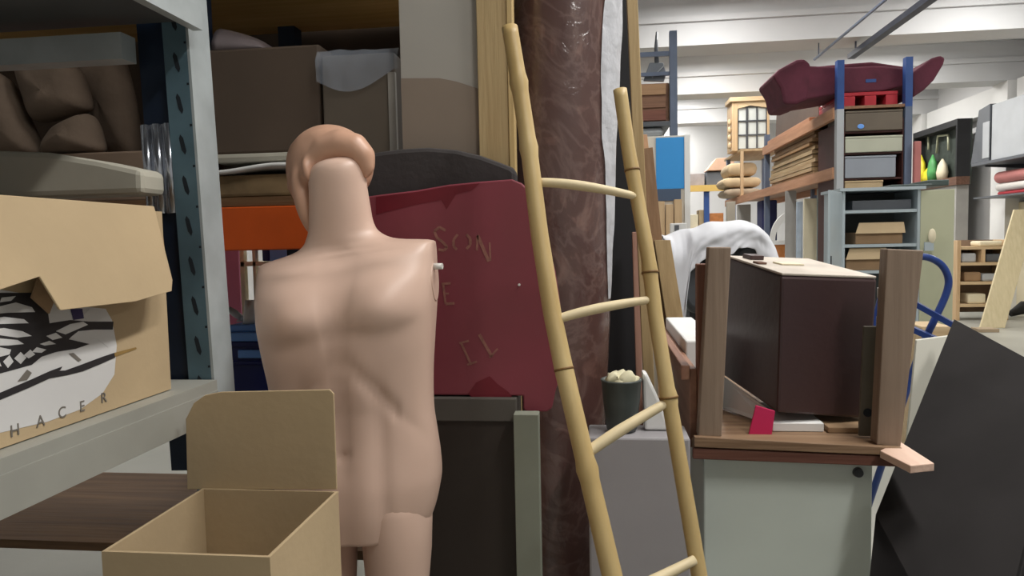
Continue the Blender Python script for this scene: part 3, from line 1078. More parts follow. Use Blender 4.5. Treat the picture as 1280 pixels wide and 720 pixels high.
for i in range(70):
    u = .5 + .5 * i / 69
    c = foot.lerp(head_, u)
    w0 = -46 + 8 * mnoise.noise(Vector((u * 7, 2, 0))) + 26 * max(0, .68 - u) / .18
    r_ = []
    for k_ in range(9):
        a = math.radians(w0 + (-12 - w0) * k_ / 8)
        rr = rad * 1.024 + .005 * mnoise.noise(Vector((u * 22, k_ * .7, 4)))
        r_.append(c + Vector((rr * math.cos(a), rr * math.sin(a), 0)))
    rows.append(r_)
MB().grid(rows).build('plastic_flap_highlight', highlight_film, t)  # fold of film, its milky white standing in for the roll's side highlight

# black board and battens right of the roll
x0, x1 = PY(760, 250, 2.62).x, PY(797, 250, 2.62).x
tag(MB().box(x0 - .1, x1, 2.62, 2.645, 0, 2.75).build('tall_board', black_board, bevel=.002), 'tall black board behind the wrapped roll', 'board')
pa, pb = PY(789, -20, 2.4), PY(803, 300, 2.4)
d_ = (pb - pa) / (pa.z - pb.z)
ft = pb + d_ * pb.z
b = MB().bar(Vector((ft.x, ft.y, 0.001)), pa - d_ * .25, .034, .04)
tag(b.build('batten', tanply_z, bevel=.002), 'tall thin tan batten beside the black board', 'batten')


def leaner(pts, Y, thick, name, m_, label, cat, group=None, dy=.0):
    """flat plank given by its left and right edges, carried straight down to the floor"""
    (xa, ya), (xb, yb), (xc, yc), (xd, yd) = pts      # top left, top right, bottom right, bottom left
    A, B_, C_, D_ = PY(xa, ya, Y + dy), PY(xb, yb, Y + dy), PY(xc, yc, Y), PY(xd, yd, Y)

    def down(p, q):
        v = (q - p)
        return p + v * ((p.z - .002) / (p.z - q.z))
    C2, D2 = down(B_, C_), down(A, D_)
    b = MB().prism([A, B_, C2, D2], (0, thick, 0))
    return tag(b.build(name, m_, bevel=.002), label, cat, group)


leaner([(801, 186), (816, 184), (838, 400), (822, 400)], 3.42, .03, 'plank', wood('umber_plank', (118, 86, 56), (140, 106, 72), 'z'), 'dark brown plank leaning right of the bamboo ladder', 'plank', dy=.12)
leaner([(797, 168), (809, 168), (824, 300), (808, 300)], 3.95, .03, 'plank', wood('ginger_plank', (176, 130, 92), (196, 152, 112), 'z'), 'ginger plank whose top rises behind the right bamboo pole', 'plank', dy=.12)
leaner([(818, 300), (838, 300), (866, 470), (844, 470)], 3.34, .03, 'plank', wood('khaki_plank', (150, 124, 84), (170, 144, 102), 'z'), 'khaki plank leaning in front of the white dust sheet', 'plank', dy=.1)
leaner([(744, 300), (751, 300), (755, 470), (748, 470)], 2.5, .02, 'batten', wood('rosy_batten', (170, 128, 112), (188, 146, 128), 'z'), 'thin rosy batten between the wrapped roll and the black board', 'batten')
leaner([(790, 290), (799, 290), (803, 470), (795, 470)], 2.5, .02, 'batten', wood('rosy_batten', (170, 128, 112), (188, 146, 128), 'z'), 'thin rosy batten on the right edge of the black board', 'batten')

# ================================================================== BAMBOO LADDER
t = thing('ladder', 'bamboo ladder with crooked stick rungs in front of the wrapped roll', 'ladder', (0, 1.4, 0))


def pole(pix, r0, r1, nodes, toplabel=None):
    """pix: (px,py,depth) from the top down; carried on to the floor"""
    P = [PY(x, y, d) for x, y, d in pix]
    v = P[-1] - P[-2]
    P.append(P[-1] + v * ((P[-1].z - .004) / (-v.z)))
    # resample
    L = [0]
    for i in range(1, len(P)):
        L.append(L[-1] + (P[i] - P[i - 1]).length)
    n = 90
    pts, rs = [], []
    for i in range(n + 1):
        s = L[-1] * i / n
        for j in range(1, len(P)):
            if s <= L[j] + 1e-9:
                u = (s - L[j - 1]) / (L[j] - L[j - 1])
                pts.append(P[j - 1].lerp(P[j], u))
                break
        f = s / L[-1]
        r_ = r0 + (r1 - r0) * f
        for nd in nodes:
            r_ += .0035 * G(s - nd, .008)
        rs.append(r_)
    b = MB().use(0).tube(pts, rs, 16)
    b.use(1)
    for nd in nodes:
        f = min(max(nd / L[-1], 0), .999)
        i = int(f * n)
        p, q = pts[i], pts[min(i + 1, n)]
        d = (q - p).normalized()
        c = p.lerp(q, f * n - i)
        b.tube([c - d * .0025, c + d * .0025], rs[i] + .0012, 16)
    return b.build('pole', [bamboo, bamboo_node], t), P


pl, PLp = pole([(637, 34, 1.76), (650, 112, 1.735), (661, 185, 1.71), (674, 290, 1.665), (690, 390, 1.62), (704, 458, 1.59), (722, 535, 1.56)], .0195, .0235, (.14, .3, .83, 1.05, 1.5))
prr, PRp = pole([(775, 112, 1.78), (786, 190, 1.76), (797, 250, 1.74), (810, 320, 1.71), (820, 400, 1.68), (833, 480, 1.65), (845, 550, 1.63)], .0165, .019, (.2, .45, .74, 1.2, 1.6))
for a, mid, c, ra in (((672, 228, 1.705), (722, 228, 1.7), (797, 246, 1.735), .0105), ((694, 400, 1.615), (740, 384, 1.64), (818, 374, 1.69), .0105),
                      ((726, 572, 1.55), (765, 542, 1.58), (834, 503, 1.64), .012), ((745, 760, 1.47), (800, 735, 1.5), (868, 700, 1.57), .012)):
    A, B_, C_ = PY(*a), PY(*mid), PY(*c)
    pts = []
    for i in range(13):
        u = i / 12
        pts.append((A.lerp(B_, u)).lerp(B_.lerp(C_, u), u))
    MB().tube(pts, [ra * (1.12 - .25 * abs(i - 6) / 6 * (1 if i > 6 else .4)) for i in range(13)], 12).build('rung', stick, t)

# grey bin with crumpled paper, on a white box
t0, t1 = PY(750, 540, 1.98), PY(840, 540, 1.98)
zbx = PY(780, 541, 1.98).z
tag(MB().box(PY(735, 560, 1.95).x, PY(862, 560, 1.95).x, 1.93, 2.07, .0, zbx).build('storage_box', mat('pale_mauve_grey_box', (160, 157, 160), .6, nscale=3, namt=.06), bevel=.006), 'pale grey box behind the foot of the bamboo ladder', 'box')
c = PY(777, 520, 2.0)
t = thing('waste_bin', 'dark grey bin stuffed with crumpled paper behind the ladder', 'bin', (c.x, 2.0, zbx))
h_ = PY(777, 474, 2.0).z - zbx
MB().loft([[Vector((c.x + r_ * math.cos(a), 2.0 + r_ * math.sin(a), zbx + .001 + h_ * f)) for a in [2 * math.pi * i / 32 for i in range(32)]]
           for r_, f in ((.036, 0), (.042, .05), (.051, .6), (.055, .95), (.057, .97), (.057, 1), (.05, 1), (.045, .6))], True).build('bin_body', mat('slate_green_plastic', (74, 80, 78), .4, nscale=5, namt=.1), t)
b = MB().ell((c.x, 2.0, zbx + h_ * .95), (.046, .046, .03), None, 26, 14)
b.ell((c.x - .022, 1.98, zbx + h_ * 1.03), (.024, .022, .02), None, 16, 10)
b.ell((c.x + .016, 1.975, zbx + h_ * 1.0), (.024, .02, .026), None, 16, 10)
for v in b.bm.verts:
    v.co += Vector((1, 1, 1)) * .01 * mnoise.noise(v.co * 45)
b.build('crumpled_paper', paper, t)
b = MB()
q = [PY(x, y, 2.0) for x, y in ((803, 466), (809, 468), (824, 500), (838, 543), (806, 543))]
zlo = zbx + .002
q = [Vector((p.x, p.y, max(p.z, zlo))) for p in q]
b.prism(q, (0, .06, 0))
tag(b.build('paper_bag', white_paint, bevel=.012), 'white paper bag standing right of the dark grey bin', 'bag')

# ================================================================== CRATE WITH DARK CABINET
t = thing('packing_crate', 'open timber packing crate with two upright posts holding the dark case', 'crate', (.6, 2.4, .86))
KY = 2.0
bz1 = PY(1000, 553, KY).z       # top of the base deck at the front
bz0 = PY(1000, 578, KY).z
xl, xr = PY(868, 560, KY).x, PY(1128, 560, KY).x


def slab(pts, dy):
    return [PY(x, y, KY) for x, y in pts], dy


# posts: each given by its four front corners
def postq(tl, tr, br, bl, Y, th, m_):
    A = [PY(*tl, Y), PY(*tr, Y), PY(*br, Y), PY(*bl, Y)]
    b = MB().prism(A, (0, th, 0))
    return b.build('post', m_, t, bevel=.003)


postq((886, 309), (914, 309), (902, 546), (873, 546), KY, .05, graywood_z)
postq((1109, 311), (1155, 313), (1126, 560), (1096, 556), KY, .05, graywood_z)
# base deck and front rail
MB().box(xl, xr, KY + .002, 3.1, bz0 + .02, bz1 - .006).build('deck', brownwood_x, t, bevel=.003)
A = [PY(868, 546, KY - .02), PY(1128, 560, KY - .02), PY(1128, 570, KY - .02), PY(868, 559, KY - .02)]
MB().prism(A, (0, .02, 0)).build('deck_edge', brownwood_x, t, bevel=.002)
A = [PY(866, 560, KY - .015), PY(1128, 571, KY - .015), PY(1128, 584, KY - .015), PY(866, 574, KY - .015)]
MB().prism(A, (0, .014, 0)).build('front_rail', wood('dark_red_rail', (96, 58, 46), (120, 78, 62), 'x'), t, bevel=.003)
zt_ = bz1 - .007
MB().prism([PZ(1100, 563, zt_), PZ(1124, 551, zt_), PZ(1168, 579, zt_), PZ(1138, 582, zt_)], (0, 0, -.02)).build('projecting_board', wood('rosy_board_lit', (214, 180, 160), (226, 196, 176), 'y'), t, bevel=.002)  # tip of the base board, its lit top put into the wood colour
# left side boards run back into the room
xs = PY(872, 500, KY + .05).x
zs1 = PY(872, 466, KY).z
MB().box(xs - .02, xs, KY + .06, 3.1, bz0 + .02, zs1).build('side_board', redwood_y, t, bevel=.003)
MB().box(xs - .045, xs - .021, KY + .05, 3.1, zs1 - .03, zs1 + .012).build('side_rail', redwood_y, t, bevel=.003)
MB().box(xs + .001, xs + .03, KY + .055, KY + .1, bz1, PY(872, 330, KY + .06).z).build('post', redwood_z, t, bevel=.003)

# the dark case
Ct, Cb = PY(977, 345, 2.12), PY(972, 516, 2.12)
Lt, Lb = PY(908, 322, 2.5), PY(902, 468, 2.5)
Rt, Rb = PY(1097, 349, 2.2), PY(1086, 524, 2.2)
Bt = Lt + (Rt - Ct)
Bb = Lb + (Rb - Cb)
t = thing('dark_case', 'tilted dark umber cabinet with a dusty pale top inside the crate', 'cabinet', (Cb + Bb) / 2)
MB().hexa([Cb, Rb, Bb, Lb, Ct, Rt, Bt, Lt]).build('body', umber, t, bevel=.008)
up = (Rt - Ct).cross(Lt - Ct).normalized()
cen = (Ct + Bt) / 2
e = .985
MB().prism([cen + (p - cen) * e + up * .001 for p in (Ct, Rt, Bt, Lt)], up * .007).build('top_board', dusty_top, t, bevel=.002)
# scraps on its top
def on_top(u, v, h=0.0085):
    return Ct + (Rt - Ct) * u + (Lt - Ct) * v + up * h
for (u, v, du, dv, hh, m_, nm, lab) in ((.12, .72, .16, .16, .014, umber, 'wood_offcut', 'dark offcut at the back of the dusty pale top'),
                                       (.04, .45, .10, .10, .006, mat('rust_brown', (104, 74, 60), .7), 'wood_offcut', 'small rust brown offcut on the dusty pale top'),
                                       (.3, .45, .26, .14, .005, creamboard, 'paper_sheet', 'cream paper sheet lying on the dusty pale top')):
    b = MB().prism([on_top(u, v), on_top(u + du, v + dv * .1), on_top(u + du * .9, v + dv), on_top(u - du * .1, v + dv * .85)], up * hh)
    tag(b.build(nm, m_, bevel=.001), lab, 'offcut' if nm == 'wood_offcut' else 'paper')
# supports and scraps under it
zf = bz1 - .005
x0, x1, z0, z1 = xz(963, 524, 1026, 549, 2.16)
tag(MB().box(x0, x1, 2.13, 2.4, zf, z1 - .004).build('flat_box', white_paint, bevel=.002), 'flat white box under the dark cabinet', 'box')
x0, x1, z0, z1 = xz(1030, 526, 1092, 555, 2.16)
tag(MB().box(x0, x1, 2.12, 2.5, zf, z1 - .01).build('flat_box', cardboard_in, bevel=.002), 'flat brown box under the right side of the dark cabinet', 'box')
b = MB().prism([PY(x, y, 2.1) for x, y in ((945, 507), (969, 514), (964, 549), (936, 543))], (0, .008, 0))
tag(b.build('card', magenta, bevel=.001), 'magenta card standing under the dark cabinet corner', 'card')
q = [PY(904, 470, 2.44), PY(962, 512, 2.24), PY(958, 545, 2.2), PY(898, 540, 2.42)]
for p in q:
    p.z = max(p.z, zf + .003)
b = MB().prism(q, (0.0, .012, 0))
tag(b.build('white_sheet', white_paint, bevel=.002), 'white board standing behind the left crate post', 'board')
t = thing('slim_board', 'olive grey board with a dark hole beside the right crate post', 'board', (PY(1090, 520, 2.07).x, 2.08, zf))
p_ = [PY(x, y, 2.075) for x, y in ((1080, 408), (1112, 408), (1100, 528), (1074, 526))]
p_[2].z = p_[3].z = zf + .004
MB().prism(p_, (0, .012, 0)).build('board', olivegrey, t, bevel=.002)
c = PY(1085, 516, 2.072)
MB().tube([c, c + Vector((0, .0025, 0))], .012, 18).build('hole', dark_slot, t)
c = PY(1104, 385, 2.1)
t = thing('stacked_reels', 'white reels stacked on a spindle beside the right crate post', 'reels', (c.x, 2.1, zf))
for py, r_, hh in ((366, .016, .015), (384, .013, .011), (403, .017, .018)):
    zz = PY(1104, py, 2.1).z
    MB().tube([(c.x, 2.1, zz - hh), (c.x, 2.1, zz + hh)], r_, 20).build('reel', white_plastic, t, bevel=.003)
MB().tube([(c.x, 2.1, zf), (c.x, 2.1, PY(1104, 358, 2.1).z)], .006, 12).build('spindle', greycase, t)
# white-topped slab inside the crate, far left
x0, x1, z0, z1 = xz(838, 388, 872, 430, 2.9)
tag(MB().box(xs + .002, xs + .11, 2.35, 3.05, zf, zs1 + .04).build('foam_block', white_paint, bevel=.006), 'white block inside the crate behind its left side board', 'block')

# white cabinet carrying the crate
t = thing('low_cabinet', 'low white cabinet carrying the timber crate', 'cabinet', (.6, 2.5, 0))
MB().box(xl + .03, xr - .06, KY + .04, 3.08, .02, bz0 + .018).build('body', mat('mint_white', (206, 214, 206), .5, nscale=3, namt=.04), t, bevel=.005)
c = PY(1072, 590, KY + .04)
MB().tube([c - Vector((0, .012, 0)), c], [.012, .014], 16).build('knob', darkgrey, t)

# black panel leaning at the right
A = PY(1193, 400, 2.5)
Bq = PY(1330, 474, 2.05)
Cq = PY(1129, 560, 2.12)
vd = (Cq - A)
C2 = A + vd * 1.42
ud = Bq - A
D2 = Bq + vd * ((Bq.z - .002) / (A.z - Cq.z))
# the lower left corner drops straight down inside the same plane
dv = vd - ud * (vd.x / ud.x)
C3 = C2 + dv * ((C2.z - .002) / -dv.z)
nrm = ud.cross(vd).normalized()
if nrm.y < 0:
    nrm = -nrm
tag(MB().prism([A, Bq, D2, C3, C2], nrm * .018).build('charcoal_board', blackpanel, bevel=.002), 'large charcoal panel leaning at the right of the crate', 'panel')
A = PY(1146, 425, 2.62)
Bq = PY(1200, 418, 2.62)
Cq = PY(1136, 530, 2.55)
v = (Cq - A)
C2 = A + v * ((A.z - .002) / (A.z - Cq.z))
D2 = C2 + (Bq - A)
D2.z = .002
tag(MB().prism([A, Bq, D2, C2], (0, .015, 0)).build('leaning_board', mat('off_white_board', (206, 204, 192), .6, nscale=2, namt=.05), bevel=.002), 'narrow off-white board leaning behind the charcoal panel', 'board')

# blue hand truck
t = thing('hand_truck', 'blue tubular hand truck behind the right crate post', 'hand truck', (PY(1160, 400, 2.9).x, 2.95, 0))
HYt = 2.95
hpts = [(1132, 326), (1150, 320), (1166, 323), (1180, 333), (1187, 350), (1183, 368), (1172, 392), (1158, 420), (1146, 450), (1136, 480)]
P = [PY(x, y, HYt) for x, y in hpts]
for _ in range(2):
    P = [P[0]] + [q_ for i in range(len(P) - 1) for q_ in (P[i].lerp(P[i + 1], .25), P[i].lerp(P[i + 1], .75))] + [P[-1]]
v = P[-1] - P[-2]
P.append(P[-1] + v * ((P[-1].z - .06) / -v.z))
MB().tube(P, .0135, 12).build('frame_tube', blue_tube, t)
P2 = [PY(x, y, HYt + .02) for x, y in ((1132, 326), (1118, 336), (1105, 360), (1094, 400), (1084, 440))]
v = P2[-1] - P2[-2]
P2.append(P2[-1] + v * ((P2[-1].z - .06) / -v.z))
MB().tube(P2, .0135, 12).build('frame_tube', blue_tube, t)
MB().bar(PY(1130, 372, HYt), PY(1212, 418, HYt - .1), .03, .02).build('cross_bar', blue_tube, t)
MB().bar(PY(1120, 402, HYt), PY(1205, 440, HYt - .1), .05, .02).build('cross_bar', blue_tube, t)
for P_ in (P[-1], P2[-1]):
    MB().tube([(P_.x - .02, HYt + .08, .095), (P_.x + .03, HYt + .08, .095)], .095, 24).build('wheel', black_board, t, bevel=.012)
MB().box(min(P[-1].x, P2[-1].x) - .05, max(P[-1].x, P2[-1].x) + .05, HYt - .28, HYt, .03, .045).build('toe_plate', blue_tube, t)
x0, x1, z0, z1 = xz(1136, 412, 1185, 432, 3.3)

# ================================================================== DUST SHEET over an armchair
SY = 4.0
t = thing('armchair', 'dark grey round-armed chair under the white dust sheet', 'chair', (PY(900, 400, SY).x, 4.4, 0))
c = PY(868, 356, SY)
b = MB()
c1 = c
b.loft([[Vector((c1.x + rx * math.cos(a), yy, c1.z + rz * math.sin(a))) for a in [2 * math.pi * i / 36 for i in range(36)]]
        for rx, rz, yy in ((.05, .11, SY - .055), (.068, .145, SY - .04), (.075, .155, SY), (.075, .155, 4.8))], True)
b.build('arm', darkgrey, t)
c2 = PY(934, 320, SY)
b = MB().loft([[Vector((c2.x + rx * math.cos(a), yy, c2.z + rz * math.sin(a))) for a in [2 * math.pi * i / 36 for i in range(36)]]
               for rx, rz, yy in ((.05, .04, SY - .05), (.068, .055, SY - .035), (.075, .06, SY), (.075, .06, 4.8))], True)
b.build('arm', darkgrey, t)
MB().box(c1.x + .078, c2.x + .1, SY + .1, 4.8, .9, c2.z - .062).build('seat', darkgrey, t, bevel=.03)
MB().box(c1.x, c2.x + .08, 4.3, 4.8, .9, PY(900, 296, 4.5).z).build('backrest', darkgrey, t, bevel=.04)
MB().box(c1.x - .06, c2.x + .1, SY + .12, 4.8, .0, .9).build('plinth', graywood_z, t, bevel=.01)
prof2 = [(826, 293, 302), (833, 295, 312), (840, 293, 395), (850, 290, 408), (856, 287, 400), (862, 285, 342), (874, 283, 326), (886, 280, 322), (900, 277, 322), (912, 276, 318), (922, 276, 311), (934, 277, 309), (944, 279, 312), (950, 283, 330), (957, 289, 350), (963, 300, 356), (968, 318, 360)]
rows = []
fine = []
for i in range(len(prof2) - 1):
    for j in range(4):
        u = j / 4
        fine.append(tuple(prof2[i][k_] * (1 - u) + prof2[i + 1][k_] * u for k_ in range(3)))
fine.append(prof2[-1])
for j in range(15):
    r = []
    for i, (px, ty, hy) in enumerate(fine):
        T = PY(px, ty, SY + .1)
        H = PY(px, hy, SY - .085)
        wr = .03 * mnoise.noise(Vector((px * .05, j * .3 + px * .02, 1.7))) + .012 * math.sin(px * .16 + j * .9)
        if j < 6:
            f = 1 - j / 5
            r.append(Vector((T.x, SY + .1 + f * .85, T.z + .004 + wr * .3 - .04 * f * f)))
        else:
            f = (j - 5) / 9
            s = f ** .8
            r.append(Vector((T.x * (1 - f) + H.x * f + wr * .2, SY + .1 - .185 * min(1, f * 6) ** .5 - abs(wr) * 1.3 * min(1, f * 3), T.z * (1 - s) + H.z * s)))
    rows.append(r)
tag(MB().grid(rows).build('dust_sheet', sheet_mat, solid=.006, sub=1), 'white dust sheet draped over the dark round-armed chair', 'sheet')

# ================================================================== RIGHT RACK with sofa
KX = 2.66
RE = 8.0
t = thing('pallet_rack', 'long timber-beamed rack running back under the maroon sofa', 'rack', (3.1, 11, 0))
xL, xR = PY(1046, 180, RE).x, PY(1140, 180, RE).x
zt1 = PY(1090, 131, RE).z
zt0 = PY(1090, 238, RE).z
ztb = PY(1090, 73, RE).z
for x in (xL, xR - .07):
    MB().box(x, x + .07, RE, RE + .08, 0, zt1 - .03).build('upright', greycase if x == xL else rack_slate, t)
    MB().box(x + (.0), x + .07, RE - .0, RE + .08, zt1 - .03, ztb).build('upright_head', rack_blue, t)
for Y in (11.3, 14.6):
    for x in (xL, xR - .07):
        MB().box(x, x + .07, Y, Y + .08, 0, 3.02).build('upright', rack_slate, t)
z2 = 2.215
for z, h in ((z2, .12), (zt1, .12)):
    Y2 = 14.7 if z == z2 else 11.4
    for x in (xL - .02, xR - .03):
        MB().box(x, x + .05, RE + .08, Y2, z - h, z - .001).build('beam', beam_y, t)
    MB().box(xL + .03, xR - .03, RE + (.95 if z == z2 else .01), Y2, z - .03, z - .001).build('deck', wood('deck_pine', (150, 112, 84), (128, 94, 70), 'y'), t)
MB().box(xL + .0, xR, 13.2, 14.9, 3.0, 3.04).build('deck', palewood_y, t)
MB().box(xL, xL + .05, 13.2, 13.25, z2, 3.0).build('upright', palewood_z, t)
MB().box(xR - .05, xR, 13.2, 13.25, z2, 3.0).build('upright', palewood_z, t)

# plastic pallet and sofa on top
x0, x1, z0, z1 = xz(1058, 106, 1127, 122, RE)
px0, px1 = x0, x1
zp = zt1 + .001
zp1 = zp + .15
t = thing('plastic_pallet', 'bright red plastic pallet under the maroon sofa', 'pallet', ((x0 + x1) / 2, 8.4, zp))
MB().box(x0, x1, RE + .09, RE + .95, zp1 - .035, zp1).build('deck', redplastic, t, bevel=.004)
for i in range(3):
    xx = x0 + (x1 - x0 - .12) * i / 2
    MB().box(xx, xx + .12, RE + .09, RE + .95, zp, zp1 - .036).build('runner', redplastic, t, bevel=.01)
sx0, sx1 = PY(966, 100, RE + .3).x, PY(1182, 100, RE + .3).x
t = thing('sofa', 'maroon velvet sofa with raised scroll ends perched on top of the rack', 'sofa', ((sx0 + sx1) / 2, 8.5, zp1))
FYs, BYs = RE + .1, RE + .85
g = lambda px, py: PY(px, py, FYs)
a0 = g(1012, 84)
b = MB().prism([g(1010, 82), g(1060, 84), g(1100, 82), g(1138, 86), g(1142, 112), g(1131, 107), g(1100, 107), g(1056, 108), g(1008, 124)], (0, BYs - FYs, 0))
for v in b.bm.verts:
    if px0 - .05 < v.co.x < px1 + .06 and v.co.z < zp1 + .08:
        v.co.z = zp1 + .002
b.build('seat', maroon, t, bevel=.02)
b = MB().prism([g(966, 94), g(974, 86), g(996, 74), g(1006, 73), g(1013, 79), g(1016, 92), g(1011, 124), g(996, 130), g(980, 130), g(976, 110)], (0, BYs - FYs, 0))
b.build('scroll_end', maroon, t, bevel=.03)
b = MB().prism([g(1139, 92), g(1150, 84), g(1166, 72), g(1176, 69), g(1182, 72), g(1180, 80), g(1168, 100), g(1156, 112), g(1141, 122)], (0, BYs - FYs, 0))
b.build('scroll_end', maroon, t, bevel=.02)
b = MB().prism([PY(1010, 84, BYs - .12), PY(1040, 81, BYs - .12), PY(1090, 77, BYs - .12), PY(1138, 84, BYs - .12), PY(1138, 100, BYs - .12), PY(1010, 100, BYs - .12)], (0, .12, 0))
b.build('backrest', maroon, t, bevel=.02)
b = MB().box(*[f for f in (g(1082, 101).x, g(1095, 101).x, FYs - .006, FYs + .001, g(1088, 103).z, g(1088, 99).z)])
b.build('blue_tag', rack_blue, t)

# cases stacked in the end bay of the rack (seen above the steel cabinet)
EY = RE + .1
yb = PY(1090, 237, EY).z
next_edge = {236: 222, 222: 190, 190: 163}
goods = [(1055, 223, 1104, 236, 'tan flat case lowest in the stack above the steel cabinet', cardboard, 'flat_case'),
         (1052, 194, 1120, 222, 'blue grey flat case, second in the stack above the steel cabinet', bluegreybox, 'flat_case'),
         (1052, 169, 1131, 190, 'pale green-cream flat case, third in the stack above the steel cabinet', mint, 'flat_case'),
         (1051, 133, 1136, 163, 'dark grey-brown case topping the stack below the red pallet', taupebox, 'flat_case')]
t = thing('case_shelves', 'dark red shelf unit holding flat cases at the rack end', 'shelves', ((xL + xR) / 2, 8.4, 0))
xi0, xi1 = xL + .072, xR - .075
MB().box(xi0, xi0 + .012, RE + .02, RE + .9, 0, zt1 - .14).build('side', darkred, t)
MB().box(xi1 - .012, xi1, RE + .02, RE + .9, 0, zt1 - .14).build('side', darkred, t)
MB().box(xi0 + .012, xi1 - .012, RE + .85, RE + .9, 0, zt1 - .14).build('back', darkred, t)
for (a, b0, c, d, lab, m_, nm) in goods:
    zz = PY((a + c) / 2, d, RE + .02).z
    if zz < z2 and zz > z2 - .13:
        zz = zz
    MB().box(xi0 + .012, xi1 - .012, RE + .03, RE + .8, zz - .02, zz - .001).build('shelf_board', darkred, t)
    x0, x1, z0, z1 = xz(a, b0, c, d, RE + .0)
    x0, x1 = max(x0, xi0 + .016), min(x1, xi1 - .016)
    zt_ = min(z1, zt1 - .05) if d == 163 else min(z1, PY((a + c) / 2, next_edge[d], RE + .02).z - .026)
    bb = thing(nm, lab, 'case', ((x0 + x1) / 2, 8.3, zz), 'flat cases at the rack end')
    MB().box(x0, x1, RE + .005, RE + .6, zz, zt_ - .028).build('case_body', m_, bb, bevel=.006)
    MB().box(x0 - .003, x1 + .003, RE + .0, RE + .6, zt_ - .027, zt_ - .005).build('lid', m_, bb, bevel=.006)
    if m_ is taupebox:
        cc = PY(1076, 158, RE - .001)
        MB().ell(cc, (.035, .004, .025), None, 16, 8).build('blue_mark', lid_blue, bb)
x0, x1, z0, z1 = xz(1133, 180, 1141, 236, RE + .0)
tag(MB().box(xR + .002, xR + .07, RE - .06, RE - .005, 0, z1 + .02).build('wrapped_bundle', pinkgrey, bevel=.01), 'rosy wrapped bundle standing right of the stacked flat cases', 'bundle')

# steel cabinet with open doors
t = thing('steel_cabinet', 'pale steel cabinet with its doors open, holding brown boxes', 'cabinet', (PY(1100, 300, 6.4).x, 6.5, 0))
YC = 6.3
cl, cr_ = PY(1053, 290, YC).x, PY(1150, 290, YC).x
ct_ = PY(1100, 238, YC).z
MB().box(cl, cl + .02, YC, YC + .5, .05, ct_).build('side', cab_grey, t)
MB().box(cr_ - .02, cr_, YC, YC + .5, .05, ct_).build('side', cab_grey, t)
MB().box(cl + .02, cr_ - .02, YC + .48, YC + .5, .05, ct_).build('back', cab_in, t)
MB().box(cl - .03, cr_ + .03, YC - .03, YC + .5, ct_, ct_ + .025).build('top', cab_grey, t)
MB().box(cl, cr_, YC, YC + .5, 0, .05).build('plinth', cab_grey, t)
shz_ = []
for py in (262, 305, 338, 400):
    zz = PY(1100, py, YC).z
    shz_.append(zz)
    MB().box(cl + .021, cr_ - .021, YC + .01, YC + .479, zz - .025, zz).build('shelf_board', cab_grey, t)
# doors: left swung towards the camera, right swung wide open
dl0, dl1 = PY(1052, 300, YC), PY(1034, 300, YC - .35)
b = MB().prism([Vector((cl - .002, YC - .002, .06)), Vector((dl1.x, YC - .42, .06)), Vector((dl1.x, YC - .42, ct_ - .01)), Vector((cl - .002, YC - .002, ct_ - .01))], (-.018, .0, 0))
dd_ = b.build('door', cab_grey, t, bevel=.002)
c = PY(1037, 325, YC - .42)
MB().box(dl1.x - .0, dl1.x + .02, YC - .40, YC - .385, c.z - .08, c.z + .03).build('handle', black_board, dd_)
dr = PY(1194, 290, YC - .1)
b = MB().prism([Vector((cr_ + .002, YC - .002, .06)), Vector((dr.x, YC - .08, .06)), Vector((dr.x, YC - .08, ct_ - .01)), Vector((cr_ + .002, YC - .002, ct_ - .01))], (0, .018, 0))
dd_ = b.build('door', cab_green, t, bevel=.002)
c = PY(1163, 295, YC - .05)
MB().ell(c - Vector((0, .03, 0)), (.03, .02, .06), None, 16, 10).build('hanging_tag', creamboard, dd_)
c = PY(1160, 308, YC - .05)
MB().box(c.x - .04, c.x + .03, c.y - .035, c.y - .02, c.z - .035, c.z + .035).build('lock_box', cab_grey, dd_)
for (a, b0, c_, d, sh, lab) in ((1068, 278, 1130, 305, 1, 'brown carton with a raised lid on the middle cabinet shelf'), (1056, 310, 1108, 338, 2, 'brown carton on the lower cabinet shelf')):
    x0, x1, z0, z1 = xz(a, b0, c_, d, YC + .03)
    x0 = max(x0, cl + .03)
    bb = thing('carton', lab, 'box', ((x0 + x1) / 2, YC + .2, shz_[sh]))
    MB().box(x0 + .01, x1 - .01, YC + .03, YC + .4, shz_[sh] + .001, (shz_[sh] * .45 + z1 * .55)).build('carton_body', cardboard_in, bb, bevel=.004)
    MB().prism([Vector((x0 + .04, YC + .035, z1)), Vector((x1, YC + .035, z1)), Vector((x1, YC + .0, shz_[sh] * .5 + z1 * .5)), Vector((x0, YC + .0, shz_[sh] * .5 + z1 * .5))], (0, .006, 0)).build('flap', cardboard, bb)
x0, x1, z0, z1 = xz(1066, 250, 1140, 262, YC + .05)
tag(MB().box(x0, x1, YC + .06, YC + .4, shz_[0] + .001, z1).build('flat_tray', dkgreycase, bevel=.006), 'grey tray on the top shelf inside the steel cabinet', 'tray')
x0, x1, z0, z1 = xz(1112, 232, 1188, 240, YC - .0)
b = MB().box(x0, x1 - .15, YC - .02, YC + .45, ct_ + .026, ct_ + .042).box(x1 - .16, x1 + .0, YC + .02, YC + .4, ct_ + .026, ct_ + .075)
tag(b.build('flat_parcel', greenbag, bevel=.008), 'dark green-grey parcel lying on the right end of the steel cabinet', 'parcel')

# things along the rack's long side: bundles on the middle deck
def bundle(pa, pb, z0, h, w, n, m_, name, label, group):
    """stack of n long boards lying along the rack"""
    b = MB()
    for i in range(n):
        j = random.uniform(-.03, .03)
        b.box(xL + .06 + j, xL + .06 + w + j, pa + random.uniform(0, .15), pb - random.uniform(0, .15), z0 + h * i / n, z0 + h * (i + .82) / n)
    return tag(b.build(name, m_), label, 'boards', group)


